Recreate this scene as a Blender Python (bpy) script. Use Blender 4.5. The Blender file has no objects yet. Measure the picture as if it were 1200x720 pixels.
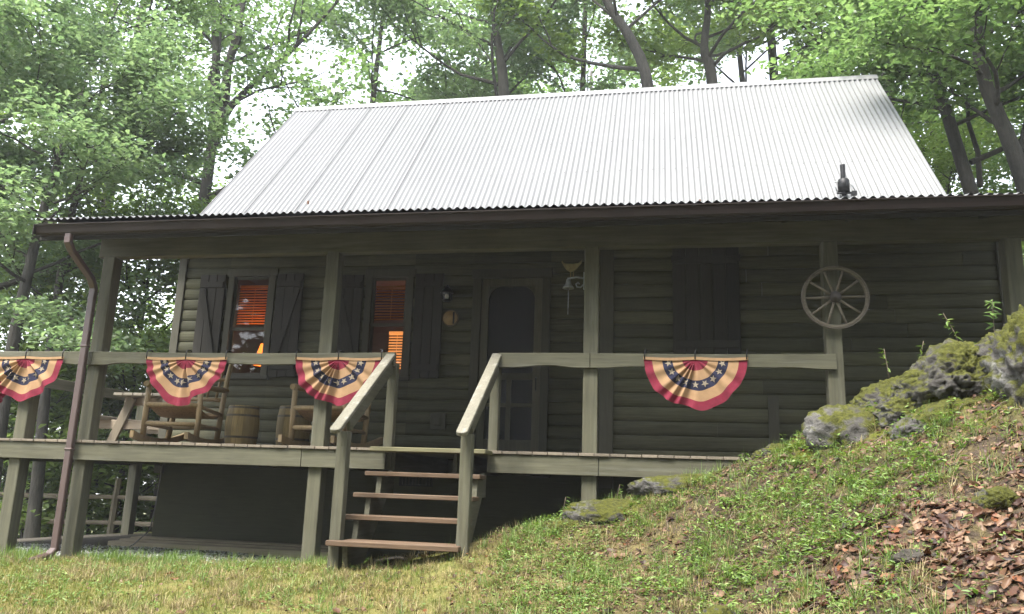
import bpy, math, random
import numpy as np
from mathutils import Vector, Matrix, noise
PI = math.pi
R = math.radians
C = bpy.context.scene.collection
rnd = random.Random(7)
V = Vector

# ------------------------------------------------------------------ helpers
class MB:
    """collects shapes; build() links them as ONE mesh object"""
    def __init__(s): s.v = []; s.f = []; s.m = []; s.s = []
    def add(s, vs, fs, m=0, smooth=False):
        b = len(s.v); s.v += [tuple(p) for p in vs]
        for f in fs: s.f.append([b+i for i in f]); s.m.append(m); s.s.append(smooth)
        return s
    def box(s, x0, x1, y0, y1, z0, z1, m=0):
        vs = [(x, y, z) for z in (z0, z1) for y in (y0, y1) for x in (x0, x1)]
        return s.add(vs, [(0,2,3,1),(4,5,7,6),(0,1,5,4),(2,6,7,3),(0,4,6,2),(1,3,7,5)], m)
    def beam(s, p0, p1, w, h, side, m=0):
        p0, p1 = V(p0), V(p1); d = (p1-p0).normalized()
        a = (V(side)-d*d.dot(V(side))).normalized(); u = d.cross(a)
        vs = [p+a*(i*w/2)+u*(j*h/2) for p in (p0, p1) for i, j in ((-1,-1),(1,-1),(1,1),(-1,1))]
        return s.add(vs, [(0,1,2,3),(4,7,6,5),(0,4,5,1),(1,5,6,2),(2,6,7,3),(3,7,4,0)], m)
    def tube(s, pts, rs, n=8, m=0, cap=True, smooth=True):
        pts = [V(p) for p in pts]
        if not hasattr(rs, '__len__'): rs = [rs]*len(pts)
        vs = []; up = None
        for i, p in enumerate(pts):
            d = (pts[min(i+1, len(pts)-1)]-pts[max(i-1, 0)])
            if d.length < 1e-9: d = V((0,0,1))
            d.normalize()
            if up is None: up = d.orthogonal()
            up = (up-d*up.dot(d))
            if up.length < 1e-6: up = d.orthogonal()
            up.normalize(); q = d.cross(up)
            for k in range(n):
                a = 2*PI*k/n; vs.append(p+(up*math.cos(a)+q*math.sin(a))*rs[i])
        fs = [(i*n+k, i*n+(k+1) % n, (i+1)*n+(k+1) % n, (i+1)*n+k) for i in range(len(pts)-1) for k in range(n)]
        s.add(vs, fs, m, smooth)
        if cap:
            b = len(s.v)-len(vs)
            s.f.append([b+k for k in range(n)][::-1]); s.m.append(m); s.s.append(False)
            e = b+(len(pts)-1)*n
            s.f.append([e+k for k in range(n)]); s.m.append(m); s.s.append(False)
        return s
    def lathe(s, prof, c=(0,0,0), n=24, m=0, smooth=True, axis='z'):
        vs = []
        for r, z in prof:
            for k in range(n):
                a = 2*PI*k/n; x, y = r*math.cos(a), r*math.sin(a)
                vs.append((c[0]+x, c[1]+y, c[2]+z) if axis == 'z' else (c[0]+x, c[1]+z, c[2]+y))
        fs = [(i*n+k, i*n+(k+1) % n, (i+1)*n+(k+1) % n, (i+1)*n+k) for i in range(len(prof)-1) for k in range(n)]
        return s.add(vs, fs, m, smooth)
    def slab(s, poly, vec, m=0):
        n = len(poly); vec = V(vec)
        vs = [V(p) for p in poly]+[V(p)+vec for p in poly]
        fs = [list(range(n))[::-1], list(range(n, 2*n))]+[(i, (i+1) % n, n+(i+1) % n, n+i) for i in range(n)]
        return s.add(vs, fs, m)
    def build(s, name, mats, parent=None, bevel=0, world=True, loc=None):
        me = bpy.data.meshes.new(name); me.from_pydata(s.v, [], s.f)
        for m in (mats if isinstance(mats, (list, tuple)) else [mats]): me.materials.append(m)
        me.polygons.foreach_set('material_index', s.m); me.polygons.foreach_set('use_smooth', s.s)
        me.validate(); me.update()
        o = bpy.data.objects.new(name, me); C.objects.link(o)
        if parent is not None:
            o.parent = parent
            if world and parent.type == 'EMPTY': o.location = -parent.location
        if loc is not None: o.location = loc
        if bevel:
            b = o.modifiers.new('bevel', 'BEVEL'); b.width = bevel; b.segments = 1; b.limit_method = 'ANGLE'; b.angle_limit = R(50)
        return o

def np_mesh(name, verts, faces, mats, parent=None, smooth=False, mi=None):
    """verts (n,3), faces (m,k) arrays"""
    me = bpy.data.meshes.new(name); k = faces.shape[1]; nf = len(faces)
    me.vertices.add(len(verts)); me.vertices.foreach_set('co', verts.astype(np.float32).ravel())
    me.loops.add(nf*k); me.loops.foreach_set('vertex_index', faces.astype(np.int32).ravel())
    me.polygons.add(nf); me.polygons.foreach_set('loop_start', np.arange(0, nf*k, k, dtype=np.int32))
    me.polygons.foreach_set('loop_total', np.full(nf, k, dtype=np.int32))
    for m in (mats if isinstance(mats, (list, tuple)) else [mats]): me.materials.append(m)
    if mi is not None: me.polygons.foreach_set('material_index', mi.astype(np.int32))
    me.polygons.foreach_set('use_smooth', np.full(nf, smooth))
    me.update(); me.validate()
    o = bpy.data.objects.new(name, me); C.objects.link(o)
    if parent is not None: o.parent = parent
    return o

def tag(o, label=None, cat=None, group=None, kind=None):
    if label: o['label'] = label
    if cat: o['category'] = cat
    if group: o['group'] = group
    if kind: o['kind'] = kind
    return o

def thing(name, label, cat, loc=(0,0,0), rz=0, group=None):
    o = bpy.data.objects.new(name, None); C.objects.link(o)
    o.location = loc; o.rotation_euler = (0,0,rz); o.empty_display_size = .2
    return tag(o, label, cat, group)

def dup(o, parent=None):
    c = o.copy(); C.objects.link(c)
    if parent is not None: c.parent = parent
    for ch in list(o.children): dup(ch, c)
    return c

# ------------------------------------------------------------------ materials
def nt(name):
    m = bpy.data.materials.new(name); m.use_nodes = True
    t = m.node_tree; t.nodes.clear()
    out = t.nodes.new('ShaderNodeOutputMaterial'); b = t.nodes.new('ShaderNodeBsdfPrincipled')
    t.links.new(b.outputs[0], out.inputs[0])
    return m, t, b, out
def N(t, kind, **kw):
    n = t.nodes.new(kind)
    for k, v in kw.items():
        if k in n.inputs: n.inputs[k].default_value = v
        else: setattr(n, k, v)
    return n
def ramp(t, fac, stops):
    r = t.nodes.new('ShaderNodeValToRGB'); e = r.color_ramp.elements
    while len(e) < len(stops): e.new(.5)
    for i, (p, c) in enumerate(stops): e[i].position = p; e[i].color = (*c, 1)
    t.links.new(fac, r.inputs[0]); return r.outputs[0]
def mixc(t, fac, a, b, blend='MIX'):
    n = t.nodes.new('ShaderNodeMix'); n.data_type = 'RGBA'; n.blend_type = blend
    for i, x in ((0, fac), (6, a), (7, b)):
        if isinstance(x, (int, float)): n.inputs[i].default_value = x
        elif isinstance(x, tuple): n.inputs[i].default_value = (*x, 1)
        else: t.links.new(x, n.inputs[i])
    return n.outputs[2]
def coords(t, scale=(1,1,1)):
    tc = t.nodes.new('ShaderNodeTexCoord'); mp = t.nodes.new('ShaderNodeMapping'); mp.inputs['Scale'].default_value = scale
    t.links.new(tc.outputs['Object'], mp.inputs[0]); return mp.outputs[0]
def nz(t, vec, scale, detail=4, rough=.55):
    n = N(t, 'ShaderNodeTexNoise', Scale=scale, Detail=detail, Roughness=rough); t.links.new(vec, n.inputs['Vector']); return n.outputs[0]
def bump(t, b, h, strength=.3, dist=.01):
    n = N(t, 'ShaderNodeBump', Strength=strength, Distance=dist); t.links.new(h, n.inputs['Height']); t.links.new(n.outputs[0], b.inputs['Normal'])

def wood(name, col, grain='z', var=.35, rough=.8, weather=None, fine=60, spec=.25):
    m, t, b, o = nt(name)
    sc = {'x': (.06,1,1), 'y': (1,.06,1), 'z': (1,1,.06)}[grain]
    g = nz(t, coords(t, sc), fine, 5, .6)
    blot = nz(t, coords(t), 1.7, 4, .6)
    d = tuple(c*(1-var) for c in col); l = tuple(min(1, c*(1+var)) for c in col)
    c = ramp(t, g, [(.3, d), (.7, l)])
    c = mixc(t, .45, c, ramp(t, blot, [(.3, tuple(x*.62 for x in col)), (.7, tuple(x*1.3 for x in col))]))
    isl = t.nodes.new('ShaderNodeNewGeometry')
    c = mixc(t, 1.0, c, ramp(t, isl.outputs['Random Per Island'], [(0, (.70,.70,.70)), (1, (1.22,1.19,1.14))]), 'MULTIPLY')
    if weather:
        w = nz(t, coords(t, sc), 14, 6, .7)
        c = mixc(t, ramp(t, w, [(.54, (0,0,0)), (.70, (.8,.8,.8))]), c, weather)
    t.links.new(c, b.inputs['Base Color']); b.inputs['Roughness'].default_value = rough
    b.inputs['Specular IOR Level'].default_value = spec
    bump(t, b, g, .5, .005)
    return m
def plain(name, col, rough=.6, metal=0, var=.15, scale=8, bmp=0, spec=.5):
    m, t, b, o = nt(name)
    n = nz(t, coords(t), scale, 5, .6)
    t.links.new(ramp(t, n, [(.3, tuple(c*(1-var) for c in col)), (.7, tuple(min(1, c*(1+var)) for c in col))]), b.inputs['Base Color'])
    b.inputs['Roughness'].default_value = rough; b.inputs['Metallic'].default_value = metal; b.inputs['Specular IOR Level'].default_value = spec
    if bmp: bump(t, b, n, bmp, .01)
    return m
def island(name, stops, rough=.6, trans=0, tcol=None, spec=.4, noise_scale=0):
    m, t, b, o = nt(name)
    g = t.nodes.new('ShaderNodeNewGeometry')
    c = ramp(t, g.outputs['Random Per Island'], stops)
    if noise_scale:
        c = mixc(t, .5, c, ramp(t, nz(t, coords(t), noise_scale, 3), [(.35, tuple(x*.6 for x in stops[0][1])), (.65, tuple(min(1, x*1.25) for x in stops[-1][1]))]))
    t.links.new(c, b.inputs['Base Color']); b.inputs['Roughness'].default_value = rough; b.inputs['Specular IOR Level'].default_value = spec
    if trans:
        tr = t.nodes.new('ShaderNodeBsdfTranslucent'); mx = t.nodes.new('ShaderNodeMixShader'); mx.inputs[0].default_value = trans
        t.links.new(mixc(t, 1.0, c, tcol or (1.3,1.35,.8), 'MULTIPLY'), tr.inputs[0])
        t.links.new(b.outputs[0], mx.inputs[1]); t.links.new(tr.outputs[0], mx.inputs[2]); t.links.new(mx.outputs[0], o.inputs[0])
    return m

OL = (.066,.065,.045)                       # weathered olive-grey stain
M = {}
for ax in 'xyz': M['paint_'+ax] = wood('olive_paint_'+ax, OL, ax, .45, .75, (.115,.114,.09), 34)
M['logs'] = wood('log_siding_stain', (.064,.064,.038), 'x', .42, .75)
M['logs_y'] = wood('log_siding_stain_side', (.066,.064,.040), 'y', .25, .75)
M['trim'] = wood('trim_stain', (.050,.049,.037), 'z', .2, .75)
M['door'] = wood('door_stain', (.075,.072,.052), 'z', .25, .75)
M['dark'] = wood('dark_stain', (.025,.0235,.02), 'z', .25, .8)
M['shutter'] = wood('shutter_stain', (.028,.026,.022), 'z', .25, .8)
M['found'] = wood('foundation_paint', (.05,.054,.03), 'x', .2, .85)
M['deck'] = wood('deck_boards', (.14,.12,.095), 'y', .3, .8, (.18,.15,.12))
M['tread'] = wood('tread_wood', (.075,.050,.032), 'x', .45, .75, (.12,.09,.066))
M['landing'] = wood('landing_wood', (.105,.10,.058), 'x', .35, .8, (.13,.115,.085))
M['rail_top'] = wood('handrail_wood', (.12,.115,.092), 'y', .35, .7, (.26,.25,.225))
M['plank'] = wood('plank_step_wood', (.32,.28,.22), 'x', .3, .85)
M['greywood_x'] = wood('grey_wood_x', (.16,.135,.105), 'x', .3, .85)
M['greywood_y'] = wood('grey_wood_y', (.13,.12,.10), 'y', .3, .85)
M['greywood_z'] = wood('grey_wood_z', (.11,.095,.072), 'z', .3, .85)
M['chair'] = wood('log_chair_wood', (.24,.18,.10), 'z', .3, .6)
M['seat'] = plain('woven_seat', (.24,.15,.07), .7, 0, .3, 40, .3)
M['barrel'] = wood('barrel_staves', (.22,.165,.075), 'z', .35, .7)
M['hoop'] = plain('barrel_hoop', (.09,.075,.05), .6, .6, .3, 20)
M['wheelwood'] = wood('wheel_wood', (.13,.112,.088), 'x', .4, .8, (.075,.058,.042))
M['gutter'] = plain('brown_gutter', (.018,.0125,.011), .45, 0, .2, 3, 0, .2)
M['spout'] = plain('brown_downspout', (.055,.034,.030), .4, 0, .15, 3)
M['black'] = plain('black_metal', (.006,.006,.007), .5, .4, .2, 20)
M['iron'] = plain('grey_iron', (.22,.23,.23), .45, .6, .25, 30)
M['bird'] = plain('yellowed_metal', (.16,.13,.05), .55, .2, .25, 25)
M['plaque'] = plain('tan_plaque', (.27,.18,.075), .6, 0, .25, 14)
M['tan'] = plain('tea_stained_cloth', (.27,.17,.094), .9, 0, .12, 14, 0, .1)
M['red'] = plain('crimson_cloth', (.145,.019,.034), .9, 0, .18, 14, 0, .1)
M['navy'] = plain('navy_cloth', (.020,.021,.040), .9, 0, .3, 14, 0, .1)
M['star'] = plain('cream_star_print', (.22,.185,.14), .9, 0, .12, 20, 0, .1)
M['hose'] = plain('grey_hose', (.2,.2,.19), .5)
M['greenpaint'] = plain('dark_green_paint', (.015,.03,.015), .5)
M['room'] = plain('room_wood', (.06,.03,.018), .8)

def metal_roof():
    m, t, b, o = nt('galvanised_roofing')
    n = nz(t, coords(t, (1,.15,.15)), 5, 5, .6); n2 = nz(t, coords(t), .7, 3)
    c = mixc(t, .5, ramp(t, n, [(.3, (.14,.143,.147)), (.7, (.18,.182,.186))]), ramp(t, n2, [(.35, (.155,.156,.16)), (.65, (.175,.175,.178))]))
    t.links.new(c, b.inputs['Base Color']); b.inputs['Metallic'].default_value = .25; b.inputs['Roughness'].default_value = .5
    return m
M['roof'] = metal_roof()
M['lap'] = plain('lap_shadow_and_screws', (.085,.085,.088), .6, .4)
M['rust'] = plain('rust', (.1,.05,.03), .9)

def glass():
    m, t, b, o = nt('window_glass')
    tr = t.nodes.new('ShaderNodeBsdfTransparent'); gl = N(t, 'ShaderNodeBsdfGlossy', Roughness=.02)
    fr = N(t, 'ShaderNodeFresnel', IOR=1.5); mx = t.nodes.new('ShaderNodeMixShader')
    t.links.new(fr.outputs[0], mx.inputs[0]); t.links.new(tr.outputs[0], mx.inputs[1]); t.links.new(gl.outputs[0], mx.inputs[2]); t.links.new(mx.outputs[0], o.inputs[0])
    return m
M['glass'] = glass()
def screen():
    m, t, b, o = nt('insect_screen')
    tr = t.nodes.new('ShaderNodeBsdfTransparent'); mx = t.nodes.new('ShaderNodeMixShader'); mx.inputs[0].default_value = .55
    b.inputs['Base Color'].default_value = (.018,.018,.021,1); b.inputs['Roughness'].default_value = .6
    t.links.new(tr.outputs[0], mx.inputs[1]); t.links.new(b.outputs[0], mx.inputs[2]); t.links.new(mx.outputs[0], o.inputs[0])
    return m
M['screen'] = screen()
def glow(name, col, strength, base):
    m, t, b, o = nt(name)
    b.inputs['Base Color'].default_value = (*base, 1); b.inputs['Emission Color'].default_value = (*col, 1); b.inputs['Emission Strength'].default_value = strength
    return m
M['shade'] = glow('lit_lamp_shade', (1,.2,.025), .32, (.5,.2,.05))
def blind(name, col, trans):
    m, t, b, o = nt(name)
    tr = t.nodes.new('ShaderNodeBsdfTranslucent'); mx = t.nodes.new('ShaderNodeMixShader'); mx.inputs[0].default_value = trans
    b.inputs['Base Color'].default_value = (*col, 1); tr.inputs[0].default_value = (*[min(1, c*1.6) for c in col], 1)
    t.links.new(b.outputs[0], mx.inputs[1]); t.links.new(tr.outputs[0], mx.inputs[2]); t.links.new(mx.outputs[0], o.inputs[0])
    return m
M['blind'] = blind('wooden_blind', (.50,.25,.075), .5)

def rock_mat(nm, lo, hi, dk):
    m, t, b, o = nt(nm)
    v = coords(t); n1 = nz(t, v, 5, 8, .65); n2 = nz(t, v, 2.6, 6, .65); n3 = nz(t, v, 30, 5, .7)
    stone = ramp(t, n1, [(.3, (.03,.027,.024)), (.5, (.10*dk,.095*dk,.09*dk)), (.64, (.27*dk,.265*dk,.26*dk))])
    moss = ramp(t, n3, [(.3, (.02,.022,.005)), (.7, (.082,.085,.014))])
    g = t.nodes.new('ShaderNodeNewGeometry'); sx = t.nodes.new('ShaderNodeSeparateXYZ'); t.links.new(g.outputs['Normal'], sx.inputs[0])
    ad = N(t, 'ShaderNodeMath', operation='MULTIPLY_ADD'); t.links.new(sx.outputs[2], ad.inputs[0]); ad.inputs[1].default_value = .12; t.links.new(n2, ad.inputs[2])
    c = mixc(t, ramp(t, ad.outputs[0], [(lo, (0,0,0)), (hi, (1,1,1))]), stone, moss)
    t.links.new(c, b.inputs['Base Color']); b.inputs['Roughness'].default_value = .9; b.inputs['Specular IOR Level'].default_value = .2
    bump(t, b, n3, .8, .03); return m
M['rock'] = rock_mat('mossy_rock', .47, .54, .9)
M['mossrock'] = rock_mat('very_mossy_rock', .45, .53, .75)
M['darkrock'] = plain('dark_rock', (.045,.04,.034), .9, 0, .6, 11, .8, .2)
M['pebble'] = island('gravel_stone', [(0, (.10,.10,.105)), (.5, (.26,.26,.27)), (1, (.46,.45,.45))], .85)

def ground_mat():
    m, t, b, o = nt('ground_soil')
    v = coords(t); sp = t.nodes.new('ShaderNodeSeparateXYZ'); t.links.new(v, sp.inputs[0])
    f1 = nz(t, v, 40, 6, .7); f2 = nz(t, v, 1.6, 5, .6); f3 = nz(t, v, 9, 5, .65)
    soil = ramp(t, f1, [(.3, (.018,.013,.010)), (.7, (.07,.052,.036))])
    thatch = ramp(t, f1, [(.3, (.08,.066,.024)), (.7, (.19,.155,.058))])
    green = ramp(t, f3, [(.35, (.075,.088,.02)), (.7, (.15,.15,.045))])
    lawn = mixc(t, ramp(t, f2, [(.42, (0,0,0)), (.6, (1,1,1))]), thatch, green)
    slope = mixc(t, ramp(t, f3, [(.44, (0,0,0)), (.72, (.7,.7,.7))]), soil, thatch)
    def rng(out, a, c2):
        mr = N(t, 'ShaderNodeMapRange'); t.links.new(out, mr.inputs[0]); mr.inputs[1].default_value = a; mr.inputs[2].default_value = c2; return mr.outputs[0]
    wob = N(t, 'ShaderNodeMath', operation='MULTIPLY_ADD'); t.links.new(f2, wob.inputs[0]); wob.inputs[1].default_value = 1.2; t.links.new(sp.outputs[0], wob.inputs[2])
    c = mixc(t, rng(wob.outputs[0], -1.3, .9), lawn, slope)
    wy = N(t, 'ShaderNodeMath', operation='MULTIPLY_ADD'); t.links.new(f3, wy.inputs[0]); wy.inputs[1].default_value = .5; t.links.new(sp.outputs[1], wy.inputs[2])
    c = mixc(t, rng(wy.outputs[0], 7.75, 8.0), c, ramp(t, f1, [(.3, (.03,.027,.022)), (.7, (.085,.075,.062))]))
    ms = N(t, 'ShaderNodeMath', operation='MULTIPLY_ADD'); t.links.new(sp.outputs[0], ms.inputs[0]); ms.inputs[1].default_value = .45; t.links.new(sp.outputs[1], ms.inputs[2])
    mm = N(t, 'ShaderNodeMath', operation='MULTIPLY'); t.links.new(rng(ms.outputs[0], 6.75, 7.25), mm.inputs[0]); t.links.new(rng(nz(t, v, 3.2, 5, .6), .45, .55), mm.inputs[1])
    mk = N(t, 'ShaderNodeMath', operation='MULTIPLY'); t.links.new(mm.outputs[0], mk.inputs[0]); t.links.new(rng(sp.outputs[0], .6, 1.0), mk.inputs[1])
    c = mixc(t, mk.outputs[0], c, ramp(t, f1, [(.3, (.03,.034,.006)), (.7, (.105,.115,.016))]))
    far = mixc(t, rng(sp.outputs[1], 12, 13), c, green)
    t.links.new(far, b.inputs['Base Color']); b.inputs['Roughness'].default_value = .95; b.inputs['Specular IOR Level'].default_value = .15
    bump(t, b, f1, .7, .02); return m
M['ground'] = ground_mat()
def bark():
    m, t, b, o = nt('tree_bark')
    n = nz(t, coords(t, (1,1,.22)), 11, 8, .75); n2 = nz(t, coords(t), 1.3, 4)
    c = mixc(t, .4, ramp(t, n, [(.36, (.008,.007,.006)), (.66, (.065,.057,.048))]), ramp(t, n2, [(.35, (.025,.023,.018)), (.65, (.085,.08,.065))]))
    t.links.new(c, b.inputs['Base Color']); b.inputs['Roughness'].default_value = .9; bump(t, b, n, 1.0, .06); return m
M['bark'] = bark()
M['leaf_a'] = island('broad_leaf', [(0, (.08,.125,.048)), (.5, (.115,.165,.064)), (1, (.15,.195,.082))], .4, .56, (1.5,1.75,1.25), .55)
M['leaf_b'] = island('blue_green_leaf', [(0, (.09,.14,.078)), (.5, (.125,.175,.096)), (1, (.165,.21,.12))], .36, .54, (1.55,1.7,1.2), .65)
M['leaf_c'] = island('light_leaf', [(0, (.095,.14,.04)), (.5, (.125,.175,.055)), (1, (.165,.21,.075))], .45, .6, (1.6,1.75,1.1), .45)
M['grass'] = island('grass_blade', [(0, (.085,.115,.024)), (.5, (.145,.165,.036)), (.8, (.22,.20,.06)), (1, (.34,.28,.12))], .6, .25, (1.2,1.2,.7), .3)
M['sprig'] = island('ground_leaf', [(0, (.065,.12,.026)), (.5, (.11,.18,.04)), (1, (.18,.25,.065))], .5, .3, (1.3,1.4,.6), .4)
M['litter'] = island('fallen_leaf', [(0, (.014,.006,.004)), (.25, (.045,.017,.010)), (.5, (.075,.034,.018)), (.75, (.115,.062,.034)), (.93, (.20,.13,.082)), (1, (.15,.042,.010))], .55, .12, (1.2,1,.7), .35)
M['straw'] = island('dead_grass', [(0, (.09,.07,.035)), (.5, (.23,.185,.085)), (1, (.38,.32,.18))], .7, .2, (1,1,.9), .2)
M['twig'] = plain('twig', (.11,.085,.06), .9, 0, .4, 30)

# ------------------------------------------------------------------ ground
CP = np.array([
 (0,0,-1.62),(-2,1,-1.55),(2,1,-1.2),(-3,3,-1.25),(0,3,-1.2),(1.1,3,-.78),(3,3,.05),(-8,4,-1.1),(-5,4.3,-1.05),
 (-1,5.5,-.83),(-2.14,5.4,-.88),(-3.26,5.2,-.92),(-4.4,5,-.96),(-5.5,6.2,-.93),(-1.86,6,-.80),(-1.58,6.4,-.58),(-2.7,6.45,-.74),
 (-8,6.5,-.93),(-6,7.6,-.87),(-3.4,7.6,-.82),(-8,7.6,-.9),(-8,9,-.9),(-5,8.5,-.86),(-5,9.5,-.86),(-2.2,8,-.8),(-2,9.5,-.8),
 (-.6,7.4,-.16),(-.53,6.6,-.44),(-.43,5.4,-.78),(-1.07,7.4,-.30),(-1.35,7.3,-.40),(.12,7.35,.06),(.6,7.35,.24),
 (.86,7.3,.31),(.73,6.3,-.13),(.62,5.5,-.42),(.54,4.8,-.63),(1.59,7.2,.72),(1.2,7.2,.47),(2.1,7.2,.98),(1.38,6.5,.33),(1.15,5.5,-.09),(.87,4.3,-.54),
 (2.5,7.1,1.14),(2.9,7.0,1.3),(1.9,6.7,.78),(2.14,6.1,.56),(1.68,4.9,-.06),(1.3,3.9,-.46),(3,5.2,.75),(3.2,6.4,1.25),(4,7,1.9),
 (-.5,8.5,-.3),(.3,8,-.05),(.5,8.6,0),(1.6,8,.35),(2.4,8.2,.9),(3.5,8,1.5),(2,10,.3),(5,10,2.3),(5,13,2.3),(8,12,3.6),(4,20,3),(12,20,5),(8,4,2.2),(7,0,.6),
 (-8.3,11.5,-.95),(-10,9,-1.05),(-12,14,-1.5),(-10.5,15.5,-1.3),(-9,12.5,-1.0),(-20,15,-3.2),(-15,25,-3.5),(-5,20,-1.2),(0,20,.5),(-3,12,-.8),(-14,6,-1.3)], float)
def _K(d): return np.where(d > 0, d**2*np.log(d+1e-9), 0)
_n = len(CP); _D = np.hypot(CP[:,None,0]-CP[None,:,0], CP[:,None,1]-CP[None,:,1])
_A = np.zeros((_n+3, _n+3)); _A[:_n,:_n] = _K(_D)+np.eye(_n)*.02; _A[:_n,_n] = 1; _A[:_n,_n+1:] = CP[:,:2]; _A[_n:,:_n] = _A[:_n,_n:].T
_W = np.linalg.solve(_A, np.r_[CP[:,2], 0, 0, 0])
def sst(x, a, b): q = np.clip((x-a)/(b-a), 0, 1); return q*q*(3-2*q)
def vno(x, y, s=0):
    ix, iy = np.floor(x), np.floor(y); fx, fy = x-ix, y-iy; fx = fx*fx*(3-2*fx); fy = fy*fy*(3-2*fy)
    h = lambda i, j: np.modf(np.abs(np.sin(i*127.1+j*311.7+s*17.3)*43758.5453))[0]
    return (h(ix,iy)*(1-fx)+h(ix+1,iy)*fx)*(1-fy)+(h(ix,iy+1)*(1-fx)+h(ix+1,iy+1)*fx)*fy-.5
def gz(x, y):
    x = np.atleast_1d(np.asarray(x, float)); y = np.atleast_1d(np.asarray(y, float)); sh = x.shape; x = x.ravel(); y = y.ravel()
    z = np.zeros(len(x))
    for a in range(0, len(x), 20000):
        xs, ys = x[a:a+20000], y[a:a+20000]
        z[a:a+20000] = _K(np.hypot(xs[:,None]-CP[None,:,0], ys[:,None]-CP[None,:,1]))@_W[:_n]+_W[_n]+_W[_n+1]*xs+_W[_n+2]*ys
    z = np.clip(z, -5, 6); rr = np.hypot(x, y-8); w = sst(rr, 16, 40)
    z = z*(1-w)+w*np.clip(-2+.1*x, -8, 9)
    k = sst(x, -1.5, .8)*(y > 2.5)
    z = z+(.014+.075*k)*(vno(x*1.8, y*1.8, 1)+.5*vno(x*4.7, y*4.7, 2))+(.008+.045*k)*vno(x*11, y*11, 3)
    return z.reshape(sh)
def gz1(x, y): return float(gz(x, y)[0])
def axis(dense0, dense1, step, lo, hi):
    a = list(np.arange(dense0, dense1, step)); s = step; p = a[-1]
    while p < hi: s *= 1.18; p += s; a.append(p)
    s = step; p = dense0; b = []
    while p > lo: s *= 1.18; p -= s; b.append(p)
    return np.array(b[::-1]+a)
gx = axis(-9, 4, .05, -150, 150); gy = axis(2.5, 9.8, .05, -60, 200)
GX, GY = np.meshgrid(gx, gy); GZ = gz(GX, GY)
nx, ny = len(gx), len(gy); idx = np.arange(nx*ny).reshape(ny, nx)
gf = np.stack([idx[:-1,:-1], idx[:-1,1:], idx[1:,1:], idx[1:,:-1]], -1).reshape(-1, 4)
tag(np_mesh('ground', np.stack([GX, GY, GZ], -1).reshape(-1, 3), gf, M['ground'], smooth=True), kind='structure')

# ------------------------------------------------------------------ the cabin
Y0 = 7.6; YW = 9.6; YE = 8.4; DZ = .311; CR = .1445
cabin = thing('cabin', 'olive log cabin with steep corrugated metal roof and a long front porch', 'cabin', (-1.5, YW, -.9))
lr = random.Random(21)
_t = [0,.03,.1,.25,.5,.75,.9,.97,1]
def logy(z, z0): q = ((z-z0)/CR) % 1.0; return .026*math.sqrt(max(0, 1-(2*q-1)**2))
def log_wall(mb, a0, a1, z0, z1, plane, side='x', sgn=-1, holes=()):
    """half-round courses; holes = (a0,a1,z0,z1)"""
    cuts = sorted({a0, a1, *[h[0] for h in holes], *[h[1] for h in holes]})
    zs = []; c = 0
    while z0+c*CR < z1:
        zs += [z0+(c+q)*CR for q in _t]; c += 1
    for i in range(len(cuts)-1):
        x0, x1 = cuts[i], cuts[i+1]; mid = (x0+x1)/2; spans = [(z0, z1)]
        for h in holes:
            if h[0] < mid < h[1]: spans = [s for a, b in spans for s in ((a, min(b, h[2])), (max(a, h[3]), b)) if s[1] > s[0]]
        for za, zb in spans:
            c0 = int((za-z0)/CR+1e-6); c1 = int(math.ceil((zb-z0)/CR-1e-6))
            for c in range(c0, c1):
                lo, hi = max(za, z0+c*CR), min(zb, z0+(c+1)*CR)
                if hi-lo < 1e-4: continue
                zz = sorted({lo, hi, *[z0+(c+q)*CR for q in _t if lo < z0+(c+q)*CR < hi]})
                js = [x0]; p = x0+lr.uniform(.8, 3.6)
                while p < x1-.3: js.append(p); p += lr.uniform(2.0, 3.8)
                js.append(x1)
                for k in range(len(js)-1):
                    a, b = js[k]+(.0015 if k else 0), js[k+1]-(.0015 if k+2 < len(js) else 0); dy = lr.uniform(-.002, .002); vs = []
                    for z in zz:
                        q = min(1, max(0, (z-z0)/CR-c)); yy = plane+sgn*(.026*math.sqrt(max(0, 1-(2*q-1)**2))+dy)
                        vs += [(a, yy, z), (b, yy, z)] if side == 'x' else [(yy, a, z), (yy, b, z)]
                    mb.add(vs, [(2*n_, 2*n_+1, 2*n_+3, 2*n_+2) for n_ in range(len(zz)-1)], 0, False)
W1 = (-5.72, -5.04, 1.27, 2.6); W2 = (-3.78, -3.14, 1.27, 2.56); DR = (-2.36, -1.38, .28, 2.62)
m = MB(); log_wall(m, -6.36, -.60, .27, 3.05, YW, holes=[W1, W2, DR]); m.build('log_wall', M['logs'], cabin)
m = MB(); log_wall(m, -.53, 3.22, .25, 2.8, YE); m.build('log_wall', M['logs'], cabin)
m = MB(); log_wall(m, YE+.04, YW, .25, 2.9, -.64, 'y', -1); m.build('side_wall', M['logs_y'], cabin); m = MB(); log_wall(m, YE+.04, 15.6, .27, 3.0, 3.28, 'y', 1); m.add([(3.26,YW,3.0),(3.26,15.6,3.0),(3.26,12.6,6.4)], [(2,1,0)]); m.build('side_wall', M['logs_y'], cabin); m = MB(); log_wall(m, YW+.04, 15.6, .27, 3.1, -6.44, 'y', -1)
m.add([(-6.44,YW,3.1),(-6.44,15.6,3.1),(-6.44,12.6,6.4)], [(0,1,2)]); m.build('side_wall', M['logs_y'], cabin); m = MB()
m.add([(-6.44,15.6,-.9),(3.28,15.6,-.9),(3.28,15.6,3.1),(-6.44,15.6,3.1)], [(0,1,2,3)])
m.build('back_wall', M['logs_y'], cabin)
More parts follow.
